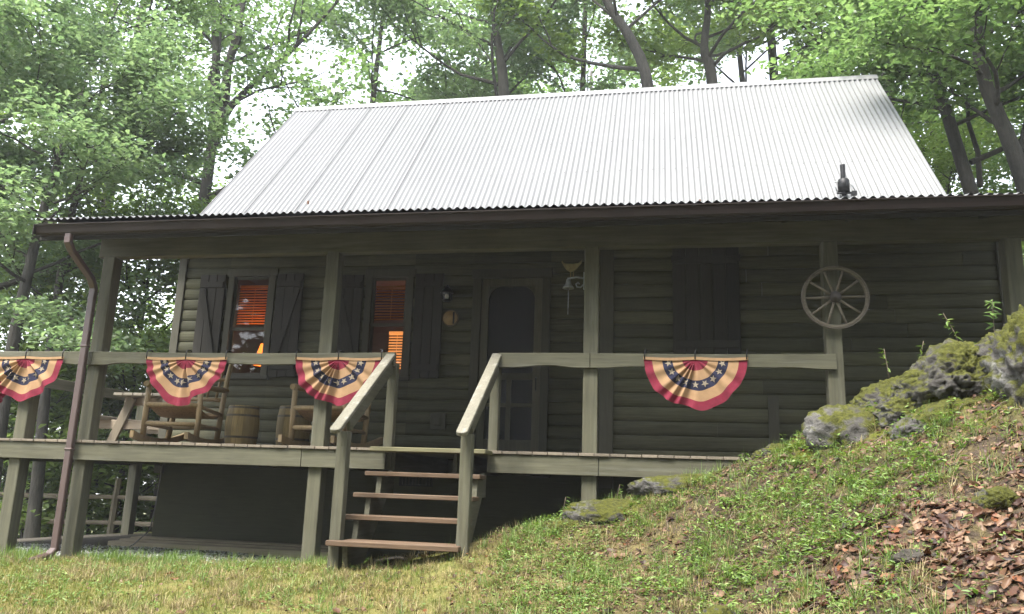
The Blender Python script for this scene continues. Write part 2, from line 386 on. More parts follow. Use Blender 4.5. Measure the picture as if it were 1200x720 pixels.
for q in ((-6.47,-6.36,YW-.05,YW+.06,.0,3.04),(-.67,-.53,YE-.045,YE+.04,.0,2.74),(3.21,3.31,YE-.045,YE+.06,.0,2.7)):
    m = MB(); m.box(*q); m.build('corner_board', M['trim'], cabin, .004)
m = MB(); m.box(-6.42,3.25,YW+.01,YW+.2,-1.0,.262); m.box(-6.42,-6.22,YW+.2,15.5,-1.3,.262)
f = m.build('foundation_wall', M['found'], cabin)
m = MB(); m.box(-3.18,-2.77,YW-.012,YW+.01,-.05,.10)
for k in range(9): m.box(-3.15+k*.042, -3.133+k*.042, YW-.024, YW-.012, -.035, .085, 1)
m.build('vent_grille', [M['black'], M['dark']], f)

# roofs
PITCH = .0762
def corr(mb, x0, x1, p0, p1, amp=.015, m=0):
    n = int((x1-x0)/PITCH*8); nrm = V((0, -(p1[1]-p0[1]), p1[0]-p0[0])).normalized()
    rows = 2; vs = []
    for j in range(rows):
        y = p0[0]+(p1[0]-p0[0])*j/(rows-1); z = p0[1]+(p1[1]-p0[1])*j/(rows-1)
        for i in range(n+1):
            x = x0+(x1-x0)*i/n; a = amp*math.cos(2*PI*x/PITCH)
            vs.append((x, y+nrm.y*a, z+nrm.z*a))
    mb.add(vs, [(j*(n+1)+i, j*(n+1)+i+1, (j+1)*(n+1)+i+1, (j+1)*(n+1)+i) for j in range(rows-1) for i in range(n)], m, True)
SL = 1.122; RY, RZ = 12.62, 6.56
def mz(y): return RZ-SL*(RY-y)
m = MB()
corr(m, -6.6, 3.34, (9.35, mz(9.35)), (RY, RZ))
corr(m, -6.6, 3.34, (RY+3.4, mz(RY-3.4)), (RY, RZ))
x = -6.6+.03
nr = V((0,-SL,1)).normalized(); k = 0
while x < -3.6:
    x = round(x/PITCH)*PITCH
    m.beam((x, 9.5, mz(9.5)+.018), (x, RY-.05, mz(RY-.05)+.018), .015, .014, (1,0,0), 1)  # dark strip drawn as the shadow line along each sheet lap
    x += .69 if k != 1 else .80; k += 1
for (sx, sy) in ((-2.9,9.95),(-1.0,9.93),(-4.6,9.9),(.45,9.98),(-5.0,10.2)):
    m.box(sx-.012, sx+.012, sy-.012, sy+.012, mz(sy)-.02, mz(sy)+.03, 2)
for ys in (9.95,10.6,11.25,11.9,12.5):               # screw heads along the purlins
    for j in range(-42, 22): m.box(j*PITCH*2-.006, j*PITCH*2+.006, ys-.006, ys+.006, mz(ys)+.016, mz(ys)+.026, 1)
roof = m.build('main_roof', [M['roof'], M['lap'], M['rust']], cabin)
m = MB()
poly = [(-6.62, RY-.07, mz(RY-.07)+.024), (-6.62, RY, RZ+.045), (-6.62, RY+.07, mz(RY-.07)+.024), (-6.62, RY+.07, mz(RY-.07)+.016), (-6.62, RY, RZ+.036), (-6.62, RY-.07, mz(RY-.07)+.016)]
m.slab(poly, (9.98,0,0)); m.build('ridge_cap', M['roof'], roof)
m = MB()                                        # rake boards and underside
for xx in (-6.53, 3.27):
    m = MB(); m.beam((xx, 9.62, mz(9.62)-.15), (xx, RY, RZ-.15), .03, .13, (1,0,0)); m.build('rake_board', M['trim'], cabin); m = MB(); m.beam((xx, RY+3.2, mz(RY-3.2)-.15), (xx, RY, RZ-.15), .03, .13, (1,0,0)); m.build('rake_board', M['trim'], cabin)
m = MB()                                        # flue pipe
fx, fy = 2.17, 9.92; fz = mz(fy)
m.lathe([(0,.0),(.03,.0),(.03,.26),(.031,.39),(.031,.40),(0,.40)], (fx,fy,fz+.07), 12); m.lathe([(0,.08),(.07,.08),(.07,.23),(.055,.25),(0,.25)], (fx,fy,fz+.03), 16)
m.tube([(fx-.09,fy-.03,fz+.09),(fx+.12,fy-.03,fz+.09)], .013, 6); m.box(fx+.08, fx+.14, fy-.05, fy, fz+.06, fz+.11); m.beam((fx-.04,fy-.09,mz(fy-.09)+.02),(fx-.05,fy-.2,mz(fy-.2)+.02),.04,.012,(1,0,0),1)
m.tube([(fx-.12,fy-.02,fz+.24),(fx-.02,fy-.02,fz+.25)], .008, 6, 2); m.tube([(fx-.12,fy-.02,fz+.24),(fx-.08,fy-.03,fz+.1)], .008, 6, 2); m.tube([(fx+.06,fy-.02,fz+.25),(fx+.12,fy-.03,fz+.12)], .006, 6, 2)
m.build('flue_pipe', [M['black'], M['rust'], M['iron']], roof)
def ez(x): return 2.548-.0050*(x+6.4)           # eave sags a little to the right
m = MB()
n = int((3.5+6.44)/PITCH*8); vs = []
PS = .262
for j, y in enumerate((6.955, 9.62)):
    for i in range(n+1):
        x = -6.44+9.94*i/n; a = .011*math.cos(2*PI*x/PITCH); vs.append((x, y-.25*a, ez(x)+.006+PS*(y-7.0)+a))
m.add(vs, [(i, i+1, n+1+i+1, n+1+i) for i in range(n)], 0, True)
pr = m.build('porch_roof', M['roof'], cabin)
m = MB()
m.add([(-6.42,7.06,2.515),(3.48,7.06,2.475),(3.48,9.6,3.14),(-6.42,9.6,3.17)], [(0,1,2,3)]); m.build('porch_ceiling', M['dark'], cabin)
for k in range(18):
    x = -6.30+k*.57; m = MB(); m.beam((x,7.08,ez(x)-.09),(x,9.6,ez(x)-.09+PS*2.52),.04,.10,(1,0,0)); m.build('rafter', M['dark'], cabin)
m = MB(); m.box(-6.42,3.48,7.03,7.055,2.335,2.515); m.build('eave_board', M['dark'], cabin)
m = MB()
gp = [(7.025,2.372),(6.955,2.365),(6.935,2.385),(6.925,2.42),(6.912,2.455),(6.900,2.462),(6.900,2.470),(6.925,2.470),(6.94,2.42),(6.95,2.39),(7.025,2.38)]
m.slab([(-6.40, y, z) for y, z in gp], (9.95,0,0)); m.box(-6.405,-6.395,6.905,7.028,2.37,2.468)
gut = m.build('gutter', M['gutter'], cabin)
m = MB()                                        # downspout: elbow, run along the post, kick-out
pth = [(-6.02,6.97,2.38),(-6.02,6.97,2.29),(-6.02,7.03,2.22),(-6.06,7.42,2.02),(-6.065,7.49,1.93),(-6.065,7.49,-.78),(-6.075,7.43,-.84),(-6.13,7.28,-.88)]
for a, b in zip(pth, pth[1:]):
    d = (V(b)-V(a)).normalized()*.018
    m.beam(V(a)-d, V(b)+d, .075, .055, (1,0,0))
for z in (1.28, .2): m.box(-6.11,-6.02,7.455,7.525,z,z+.025)
m.build('downspout', M['spout'], cabin, .008)
m = MB(); m.box(-6.16,3.45,7.61,7.73,2.312,2.54); m.build('porch_beam', M['paint_x'], cabin, .006)

# porch posts
for x0, x1, zb in ((-6.09,-5.95,-1.0),(-3.465,-3.325,-.95),(-.768,-.628,-.5),(1.437,1.577,.0),(2.99,3.13,.6)):
    m = MB(); m.box(x0,x1,7.602,7.742,zb,2.312); m.build('porch_post', M['paint_z'], cabin, .006)
for x, y, zt in ((-6.80,7.602,1.10),(-8.33,7.602,1.10),(-8.33,11.75,1.10)):
    m = MB(); m.box(x-.07,x+.07,y,y+.14,-1.3,zt); m.build('deck_post', M['paint_z'], cabin, .006)
# deck
m = MB(); x = -8.42; r2 = random.Random(3)
while x < 1.95:
    w = .138; yb = 12.0 if x < -6.5 else (YW-.04 if x < -.72 else YE-.05)
    yf = 7.535+r2.uniform(-.006,.006)
    m.box(x, x+w, yf, yb, DZ-.027, DZ+r2.uniform(-.002,.002)); x += w+.006
deck = m.build('deck_floor', M['deck'], cabin, .003)
for x0, x1 in ((-8.42,-3.53),(-3.525,-2.66),(-1.63,-.61),(-.605,2.2)):
    m = MB(); m.box(x0,x1,7.555,7.598,.108,DZ-.03); m.build('deck_fascia', M['paint_x'], cabin, .004)
for q in [(-8.42,-8.38,7.6,12,.108,DZ-.03),(-2.7,-2.662,7.6,8.6,.108,DZ-.03),(-1.63,-1.592,7.6,8.6,.108,DZ-.03)]+[(-8.2+k*.62, -8.16+k*.62, 7.62, YE if k > 12 else YW, .10, DZ-.03) for k in range(16)]:
    m = MB(); m.box(*q); m.build('deck_joist', M['paint_y'], cabin)
# rails: a scalloped 2x6 on edge
def railmesh(x0, x1, y0, y1, zt=1.25, zb=1.106, sag=0):
    m = MB(); n = max(8, int((x1-x0)/.06)); top = []; bot = []
    for i in range(n+1):
        x = x0+(x1-x0)*i/n; q = min(x-x0, x1-x)
        s = float(sst(np.array(q), .12, .40)); top.append((x, zt-sag*math.sin(PI*i/n))); bot.append((x, zb+.018*s+.006*math.sin(x*5.1)*s))
    vs = [(x, y, z) for y in (y0, y1) for row in (top, bot) for x, z in row]; k = n+1; fs = []
    for i in range(n):
        fs += [(k+i, k+i+1, i+1, i), (2*k+i, 2*k+i+1, 3*k+i+1, 3*k+i), (i, i+1, 2*k+i+1, 2*k+i), (3*k+i, 3*k+i+1, k+i+1, k+i)]
    fs += [(0, 2*k, 3*k, k), (n, k+n, 3*k+n, 2*k+n)]
    return m.add(vs, fs)
for x0, x1, sg in ((-8.37,-6.025,.0),(-6.02,-2.63,.012),(-1.585,-.70,.0),(-.696,1.51,.008)):
    railmesh(x0, x1, 7.556, 7.6, 1.248, 1.106, sg).build('porch_rail', M['paint_x'], cabin, .004)
m = MB(); m.box(-8.40,-8.36,7.62,12.0,1.10,1.245); m.box(-8.36,-6.5,11.96,12.0,1.10,1.245); m.build('porch_rail', M['paint_y'], cabin, .004)

# stairs
TR = [(-.483,6.40),(-.288,6.65),(-.107,6.90),(.083,7.15)]
stairs = thing('stairs', None, None, (-2.165, 6.9, -.7)); stairs.parent = cabin; stairs.location = V((-2.165,6.9,-.7))-cabin.location; SOFF = V((2.165,-6.9,.7))
def sbuild(m, name, mat, bev):
    o = m.build(name, mat, stairs, bev); o.location = SOFF; return o
for sx in (-2.60, -1.70):
    poly = [(sx, 6.52, -.70), (sx, 6.48, -.53)]
    for z, y in TR: poly += [(sx, y+.05, z-.045), (sx, y+.27, z-.045)]
    poly += [(sx, 7.5, .10), (sx, 7.55, .10), (sx, 7.55, -.12), (sx, 7.40, -.12), (sx, 6.85, -.72)]
    m = MB(); m.slab(poly, (.045,0,0)); sbuild(m, 'stringer', M['paint_y'], .003)
for i, (z, y) in enumerate(TR):
    m = MB(); x0, x1 = -2.705, -1.625
    if i == 0:
        m.box(x0-.01, x1+.02, y, y+.09, z-.045, z-.002); m.box(x0+.10, x1-.01, y+.094, y+.27, z-.045, z)
    else:
        m.box(x0, x1, y, y+.13, z-.04, z); m.box(x0+.003, x1-.004, y+.136, y+.27, z-.04, z-.003)
    sbuild(m, 'tread', M['tread'], .005)
m = MB(); m.box(-2.70,-1.60,7.22,7.532,DZ-.042,DZ-.002); sbuild(m, 'landing_board', M['landing'], .005)
for x0, zb in ((-2.728,-.80),(-1.652,-.65)):
    m = MB(); m.box(x0,x0+.095,6.50,6.59,zb,.40); sbuild(m, 'newel_post', M['paint_z'], .005)
    m = MB(); m.box(x0+.015 if x0 < -2 else x0-.0, x0+.105 if x0 < -2 else x0+.09, 7.50,7.59,DZ-.2,1.11) if False else m.box(x0+.018 if x0 < -2 else x0-.012, x0+.108 if x0 < -2 else x0+.078, 7.602,7.69,DZ-.2,1.15)
    sbuild(m, 'rail_post', M['paint_z'], .005)
    cx = x0+.05; m = MB(); a = V((cx,6.34,.40)); b = V((cx+(.0),7.59,1.232)); d = (b-a).normalized(); s_ = V((1,0,0)); u = s_.cross(d)
    w = .047; prof = [(t_*w, 0) for t_ in ()]
    pts = [a+s_*(w*math.cos(q))-d*(w*.75*math.sin(q)) for q in [PI*k/8 for k in range(9)]]
    poly = [b+s_*w]+pts+[b-s_*w]
    m.slab([p-u*.02 for p in poly], u*.04); sbuild(m, 'stair_handrail', M['rail_top'], .006)
    m = MB(); m.beam(V((cx,6.60,.40+.26*.666-.105)), V((cx,7.60,1.232-.105)), .04, .14, (1,0,0)); sbuild(m, 'stair_side_rail', M['paint_y'], .004)

# windows
def window(x0, x1, z0, z1, zm, blind_parts):
    m = MB(); t = .085; y = YW
    m.box(x0,x0+t,y-.045,y+.03,z0,z1); m.box(x1-t,x1,y-.045,y+.03,z0,z1); m.box(x0-.02,x1+.02,y-.048,y+.03,z1,z1+.10); m.box(x0-.03,x1+.03,y-.07,y+.03,z0-.05,z0)
    f = m.build('window', M['trim'], cabin, .004)
    a, b = x0+t, x1-t
    m = MB()
    for za, zb, yy in ((zm-.02, z1-.002, .0),(z0+.002, zm+.02, .022)):
        m.box(a+.002,a+.035,y-.01+yy,y+.008+yy,za,zb); m.box(b-.035,b-.002,y-.01+yy,y+.008+yy,za,zb); m.box(a+.036,b-.036,y-.01+yy,y+.008+yy,za,za+.04); m.box(a+.036,b-.036,y-.01+yy,y+.008+yy,zb-.04,zb)
    m.build('sash', M['trim'], f, .003)
    m = MB(); m.add([(a+.03,y-.001,zm),(b-.03,y-.001,zm),(b-.03,y-.001,z1-.03),(a+.03,y-.001,z1-.03)], [(0,1,2,3)]); m.add([(a+.03,y+.021,z0+.03),(b-.03,y+.021,z0+.03),(b-.03,y+.021,zm),(a+.03,y+.021,zm)], [(0,1,2,3)])
    m.build('pane', M['glass'], f)
    for (bx0, bx1, bz0, bz1, by, mat) in blind_parts:
        m = MB(); z = bz0
        while z < bz1:
            m.beam((bx0, by, z), (bx1, by, z), .030, .004, (0,.75,.66)); z += .036
        m.box((bx0+bx1)/2-.003,(bx0+bx1)/2+.003,by-.022,by-.019,bz0,bz1); m.box(bx0,bx1,by-.02,by+.02,bz1,bz1+.03)
        m.build('blind', mat, f)
    return f
M['glowblind'] = glow('glowing_blind_slat', (1,.36,.09), .10, (.3,.15,.06))  # slats emit a little themselves, standing in for lamplight from behind
window(*W1, 1.89, [(-5.61,-5.15,1.98,2.47,YW+.09,M['blind'])])
window(*W2, 1.94, [(-3.68,-3.24,2.03,2.44,YW+.09,M['blind']), (-3.47,-3.24,1.40,1.84,YW+.10,M['glowblind'])])
m = MB()                                        # room behind the windows: five plain sides
rx0, rx1, ry0, ry1, rz0, rz1 = -6.2, -2.9, YW+.2, 12.4, .3, 2.9
q = [(x, y, z) for z in (rz0, rz1) for y in (ry0, ry1) for x in (rx0, rx1)]
m.add(q, [(0,1,3,2),(4,6,7,5),(2,3,7,6),(0,2,6,4),(1,5,7,3)]); m.build('room_shell', M['room'], cabin)
# shutters
def shutter(x0, x1, z0, z1, y, brace=1, plank=3):
    m = MB(); w = (x1-x0)/plank
    for k in range(plank): m.box(x0+k*w+.002, x0+(k+1)*w-.002, y-.03, y-.004, z0+.003*k, z1)
    s_ = m.build('shutter', M['shutter'], cabin, .004)
    for za in (z0+.10, z1-.18): m = MB(); m.box(x0+.02,x1-.02,y-.05,y-.031,za,za+.08); m.build('batten', M['shutter'], s_, .003)
    if brace:
        a, b = (x0+.06, x1-.06) if brace > 0 else (x1-.06, x0+.06)
        m = MB(); m.beam((a, y-.041, z1-.2), (b, y-.041, z0+.2), .07, .018, (1,0,0)); m.build('brace', M['shutter'], s_, .003)
    return s_
shutter(-6.12,-5.75,1.25,2.62,YW-.035, 1); shutter(-5.01,-4.64,1.25,2.62,YW-.035,-1)
shutter(-4.18,-3.81,1.25,2.59,YW-.035, 1); shutter(-3.11,-2.74,1.25,2.59,YW-.035, 0)
s_ = shutter(.08,.76,1.33,2.50,YE-.035,0,5)
for x, d in ((.10,1),(.74,-1)):
    m = MB(); m.slab([(x-.03*d,YE-.095,2.33),(x+.0*d,YE-.095,2.345),(x+.12*d,YE-.095,2.375),(x+.0*d,YE-.095,2.40),(x-.03*d,YE-.095,2.41)][::d], (0,.008,0)); m.build('hinge', M['dark'], s_)
# door
m = MB(); y = YW
m.box(-2.36,-2.25,y-.05,y+.04,.28,2.52); m.box(-1.48,-1.38,y-.05,y+.04,.28,2.52); m.box(-2.38,-1.36,y-.053,y+.04,2.523,2.64)
fr = m.build('door_frame', M['trim'], cabin, .004)
m = MB(); a, b = -2.245, -1.485
m.box(a,a+.09,y-.03,y+.01,.36,2.515); m.box(b-.09,b,y-.03,y+.01,.36,2.515); m.box(a+.091,b-.091,y-.03,y+.01,2.42,2.515); m.box(a+.091,b-.091,y-.03,y+.01,.36,.53); m.box(a+.091,b-.091,y-.03,y+.01,1.25,1.33)
m.box((a+b)/2-.03,(a+b)/2+.03,y-.028,y+.008,.531,1.249); m.box(a+.091,b-.091,y-.026,y+.006,.92,.965)
for sx, e in ((a+.091,1),(b-.091,-1)):           # fretwork corner brackets
    arc = [(sx+e*.17*(1-math.sin(q*PI/16)), y-.02, 2.419-.17*(1-math.cos(q*PI/16))) for q in range(9)]
    poly = [(sx, y-.02, 2.419)]+arc
    m.slab(poly if e > 0 else poly[::-1], (0,.02,0))
dr = m.build('screen_door', M['door'], cabin, .003)
m = MB(); m.box(a+.08,b-.08,y-.006,y-.004,.5,2.44); m.build('screen', M['screen'], dr)
m = MB(); m.tube([(b-.045,y-.03,1.12),(b-.045,y-.07,1.14),(b-.045,y-.07,1.26),(b-.045,y-.03,1.28)], .008, 6); m.build('handle', M['black'], dr)
m = MB(); m.box(-2.24,-1.49,y+.045,y+.09,.3,2.5); m.box(-2.15,-1.58,y+.035,y+.044,1.5,2.3,1); m.box(-2.15,-1.58,y+.035,y+.044,.55,1.3,1); m.build('inner_door', [M['dark'], M['black']], cabin)
m = MB(); m.box(-2.82,-2.63,y-.055,y-.03,.63,.83); m.box(-2.77,-2.68,y-.065,y-.055,.68,.78); m.build('outlet_cover', M['trim'], cabin, .006)
m = MB(); m.box(1.0,1.1,YE-.06,YE-.034,.3,.95); m.build('wall_batten', M['trim'], cabin)
# black wall lantern
m = MB(); c = (-2.67, y-.13, 2.23)
m.box(c[0]-.03,c[0]+.03,y-.05,y-.033,2.27,2.40); m.tube([(c[0],y-.05,2.37),(c[0],y-.10,2.42),(c[0],c[1],2.41)], .01, 6); m.lathe([(0,.17),(.02,.17),(.09,.09),(.085,.085),(0,.085)], c, 10); m.lathe([(0,-.02),(.05,-.02),(.055,0),(0,0)], c, 10)
for k in range(4): m.box(c[0]+.05*(-1)**k-.006, c[0]+.05*(-1)**k+.006, c[1]+(.05 if k > 1 else -.05)-.006, c[1]+(.05 if k > 1 else -.05)+.006, 2.23, 2.32)
lan = m.build('wall_lantern', M['black'], cabin)
m = MB(); m.lathe([(.045,0),(.06,.085)], c, 10); m.build('lantern_glass', M['glass'], lan)
m = MB(); m.lathe([(0,.01),(.02,.015),(.028,.045),(.018,.07),(0,.08)], c, 10); m.build('bulb', plain('white_bulb', (.8,.8,.8), .2), lan)

# ------------------------------------------------------------------ inside the left window
lamp = thing('table_lamp', 'small table lamp with glowing orange shade inside the left cabin window', 'lamp', (-5.34, 10.0, 1.0))
m = MB(); m.lathe([(.05,-.30+.30),(.05,.02),(.015,.05),(.02,.2),(.045,.3),(.02,.42),(.012,.5)], (0,0,0), 14); m.build('base', M['black'], lamp, world=False)
m = MB(); m.lathe([(.135,.47),(.055,.76)], (0,0,0), 20); m.build('lamp_shade', M['shade'], lamp, world=False)
st = thing('side_table', 'dark little table carrying the lamp inside the left window', 'table', (-5.3, 10.05, .3))
m = MB(); m.box(-.25,.25,-.2,.2,.66,.70); m.build('top', M['dark'], st, world=False)
for sx in (-.22,.22):
    for sy in (-.17,.17): m = MB(); m.box(sx-.02,sx+.02,sy-.02,sy+.02,0,.66); m.build('leg', M['dark'], st, world=False)
def bulb(name, loc, w, col=(1,.58,.28), size=.06):
    l = bpy.data.lights.new(name, 'POINT'); l.energy = w; l.color = col; l.shadow_soft_size = size
    o = bpy.data.objects.new(name, l); C.objects.link(o); o.location = loc; return o
bulb('lamp_bulb', (-5.30, 10.0, 1.88), 1.7)
bulb('room_bulb', (-3.9, 11.4, 2.3), 1.1, (1,.5,.25))

# ------------------------------------------------------------------ buntings
def star(cx, cz, r, rot):
    return [(cx+(r if k % 2 == 0 else r*.42)*math.sin(rot+k*PI/5), cz+(r if k % 2 == 0 else r*.42)*math.cos(rot+k*PI/5)) for k in range(10)]
def bunting(label, loc, seed, rz=0, rad=.46, wind=0.0, slump=0.0):
    rr = random.Random(seed); t = thing('bunting', label, 'bunting', loc, rz, 'patriotic fan buntings hung on the porch rails')
    ph = rr.uniform(0,6); np_ = rr.choice((9,10,12,13)); am = [rr.uniform(.6,1.3) for _ in range(30)]
    def S(th, r):
        a = .026*float(sst(np.array(r), .06, .35))*(.12+.88*math.sin(th)**1.4)
        q_ = th/PI*np_; i_ = int(q_); k = am[i_ % 30]*(1-(q_-i_))+am[(i_+1) % 30]*(q_-i_)
        tw = th+.22*math.sin(2*th+ph)+.10*math.sin(5*th+2*ph); w = math.sin(np_*1.7*tw+ph+.9*math.sin(2.3*r+ph))+.35*math.sin(np_*.7*tw+2*ph)
        x = rad*r*math.cos(th+.018*w*r); z = -rad*r*math.sin(th)*(1+.035*math.sin(5*th+ph)*r+.02*math.sin(11*th+3*ph)*r)
        z -= .014*(1-abs(math.cos(th)))*0+.010*math.sin(PI*min(1, abs(r*math.cos(th))*2 % 1.0))*(1-min(1, math.sin(th)*r*3))
        z += slump*r*r*math.sin(3*th+ph)
        y = -.022-a*k*w-.03*r*math.sin(th)*wind-.012*r*math.sin(th)
        return V((x, y, z))
    m = MB(); nt_, nr_ = 220, 30; vs = [S(PI*i/nt_, .02+.98*j/nr_) for j in range(nr_+1) for i in range(nt_+1)]; fs = []
    for j in range(nr_):
        r = .02+.98*(j+.5)/nr_; mi = 1 if r > .83 or r < .25 else (2 if .43 < r < .63 else 0)
        for i in range(nt_):
            m.f.append((j*(nt_+1)+i, j*(nt_+1)+i+1, (j+1)*(nt_+1)+i+1, (j+1)*(nt_+1)+i)); m.m.append(mi); m.s.append(True)
    m.v = [tuple(p) for p in vs]
    for k in range(9):
        th = PI*(.06+.88*k/8); pts = star(0, 0, .034, rr.uniform(0,1)); cen = (th, .53); ring = []
        for (dx, dz) in pts:
            a_, r_ = th-dx/(rad*.53), .53-dz/rad
            p = S(min(PI, max(0, a_)), r_); ring.append(p+V((0,-.004,0)))
        c0 = S(th, .53)+V((0,-.005,0))
        m.add([c0]+ring, [(0, 1+i, 1+(i+1) % 10) for i in range(10)], 3)
    m.build('cloth', [M['tan'], M['red'], M['navy'], M['star']], t, world=False)
    m = MB(); n = 16; vs = []
    for i in range(n+1):
        x = -rad*1.01+2.02*rad*i/n; sg = .010*abs(math.sin(2*PI*i/n)); vs += [(x,-.032,.012-sg),(x,-.032,-.014-sg),(x,-.020,-.014-sg),(x,-.020,.012-sg)]
    m.add(vs, [(4*i+a, 4*i+(a+1) % 4, 4*i+4+(a+1) % 4, 4*i+4+a) for i in range(n) for a in range(4)]); m.build('hem', M['tan'], t, world=False)
    for x in (-rad*.985, 0, rad*.985):
        m = MB(); m.tube([(x,-.034,-.01),(x,-.036,.05),(x+.01,-.03,.083),(x+.012,.03,.085),(x+.012,.06,.06)], .006, 6); m.build('tie', M['black'], t, world=False)
    return t
bunting('bunting on the front rail left of the brown downspout, cut by the photo edge', (-6.80,7.556,1.178), 1)
bunting('bunting between the downspout and second post, above the left rocking chair, bottom fold crumpled', (-4.89,7.556,1.178), 2, 0, .46, 0, .03)
bunting('bunting hanging across the second post, partly behind the left stair handrail', (-3.21,7.556,1.182), 3)
bunting('bunting alone on the right rail in front of the closed shutter', (.27,7.556,1.198), 4, 0, .465, .4)
bunting('bunting on the side rail at the far left deck edge, mostly outside the photo', (-8.36,8.62,1.17), 5, PI/2)

# ------------------------------------------------------------------ wheel, bell, plaque
wh = thing('wagon_wheel', 'weathered grey wooden wagon wheel with ten spokes hung on the right porch post', 'wagon wheel', (1.522,7.548,1.765))
def ring(m, r, w, d, n=48, mi=0):
    vs = []
    for k in range(n):
        a = 2*PI*k/n; c_, s2 = math.cos(a), math.sin(a)
        for rr_, yy in ((r-w/2,-d/2),(r+w/2,-d/2),(r+w/2,d/2),(r-w/2,d/2)): vs.append((rr_*c_, yy, rr_*s2))
    m.add(vs, [(4*k+i, 4*k+(i+1) % 4, 4*((k+1) % n)+(i+1) % 4, 4*((k+1) % n)+i) for k in range(n) for i in range(4)], mi)
m = MB(); ring(m, .272, .026, .04); rim = m.build('rim', M['wheelwood'], wh, .006, False)
m = MB(); ring(m, .289, .007, .04); m.build('iron_tyre', plain('rusty_tyre', (.13,.11,.09), .7, .4, .3, 25), rim)
m = MB(); m.lathe([(0,-.06),(.03,-.06),(.034,-.04),(.05,-.03),(.05,.03),(0,.03)], (0,0,0), 16, axis='y'); m.build('hub', plain('dark_hub', (.04,.033,.03), .8), wh, 0, False)
for k in range(10):
    a = 2*PI*k/10+.02; d = V((math.cos(a),0,math.sin(a))); m = MB(); m.tube([d*.045, d*.15, d*.254], [.012,.0105,.010], 8); m.build('spoke', M['wheelwood'], wh, 0, False)

bl = thing('dinner_bell', 'wall bell under a yellow bird cut-out with pull chain beside the middle porch post', 'bell', (-.772,7.68,1.95))
m = MB(); m.box(-.012,.002,-.02,.02,-.05,.12); m.tube([(0,0,.06),(-.08,0,.075),(-.17,0,.06)], .009, 6)
m.tube([(-.01,0,.0),(-.04,0,-.03),(-.075,0,-.025),(-.085,0,.005),(-.065,0,.02),(-.05,0,.005)], .008, 6); m.build('bracket', M['iron'], bl, 0, False)
m = MB(); m.lathe([(0,.06),(.018,.055),(.025,.03),(.03,.0),(.055,-.03),(.058,-.04),(.05,-.04),(0,-.0)], (-.16,0,-.0), 16); m.build('bell', M['iron'], bl, 0, False)
bird = [(-.235,.235),(-.222,.245),(-.215,.225),(-.19,.212),(-.12,.208),(-.07,.215),(-.03,.245),(-.035,.215),(-.06,.185),(-.085,.155),(-.115,.13),(-.15,.13),(-.185,.155),(-.21,.19),(-.222,.212)]
m = MB(); m.slab([(x+.0,-.006,z) for x, z in bird], (0,.012,0)); m.box(-.145,-.135,-.005,.005,.07,.131); m.box(-.118,-.108,-.005,.005,.07,.131); m.build('bird_figure', M['bird'], bl, 0, False)
m = MB(); m.tube([(-.16,0,-.02),(-.158,0,-.15),(-.16,0,-.30)], .0045, 6); m.build('pull_chain', M['iron'], bl, 0, False)

pl = thing('wall_plaque', 'small round tan wooden plaque on the log wall left of the door', 'plaque', (-2.635,YW-.03,2.015))
m = MB(); m.lathe([(0,-.02),(.092,-.02),(.092,0),(0,0)], (0,0,0), 28, axis='y'); m.build('disc', M['plaque'], pl, 0, False)
m = MB(); ring(m, .097, .016, .035, 28); m.build('rim', plain('plaque_rim', (.10,.075,.04), .6), pl, 0, False)
m = MB(); m.box(.035,.055,-.028,-.0205,-.075,.075); m.build('bar', M['black'], pl, 0, False)

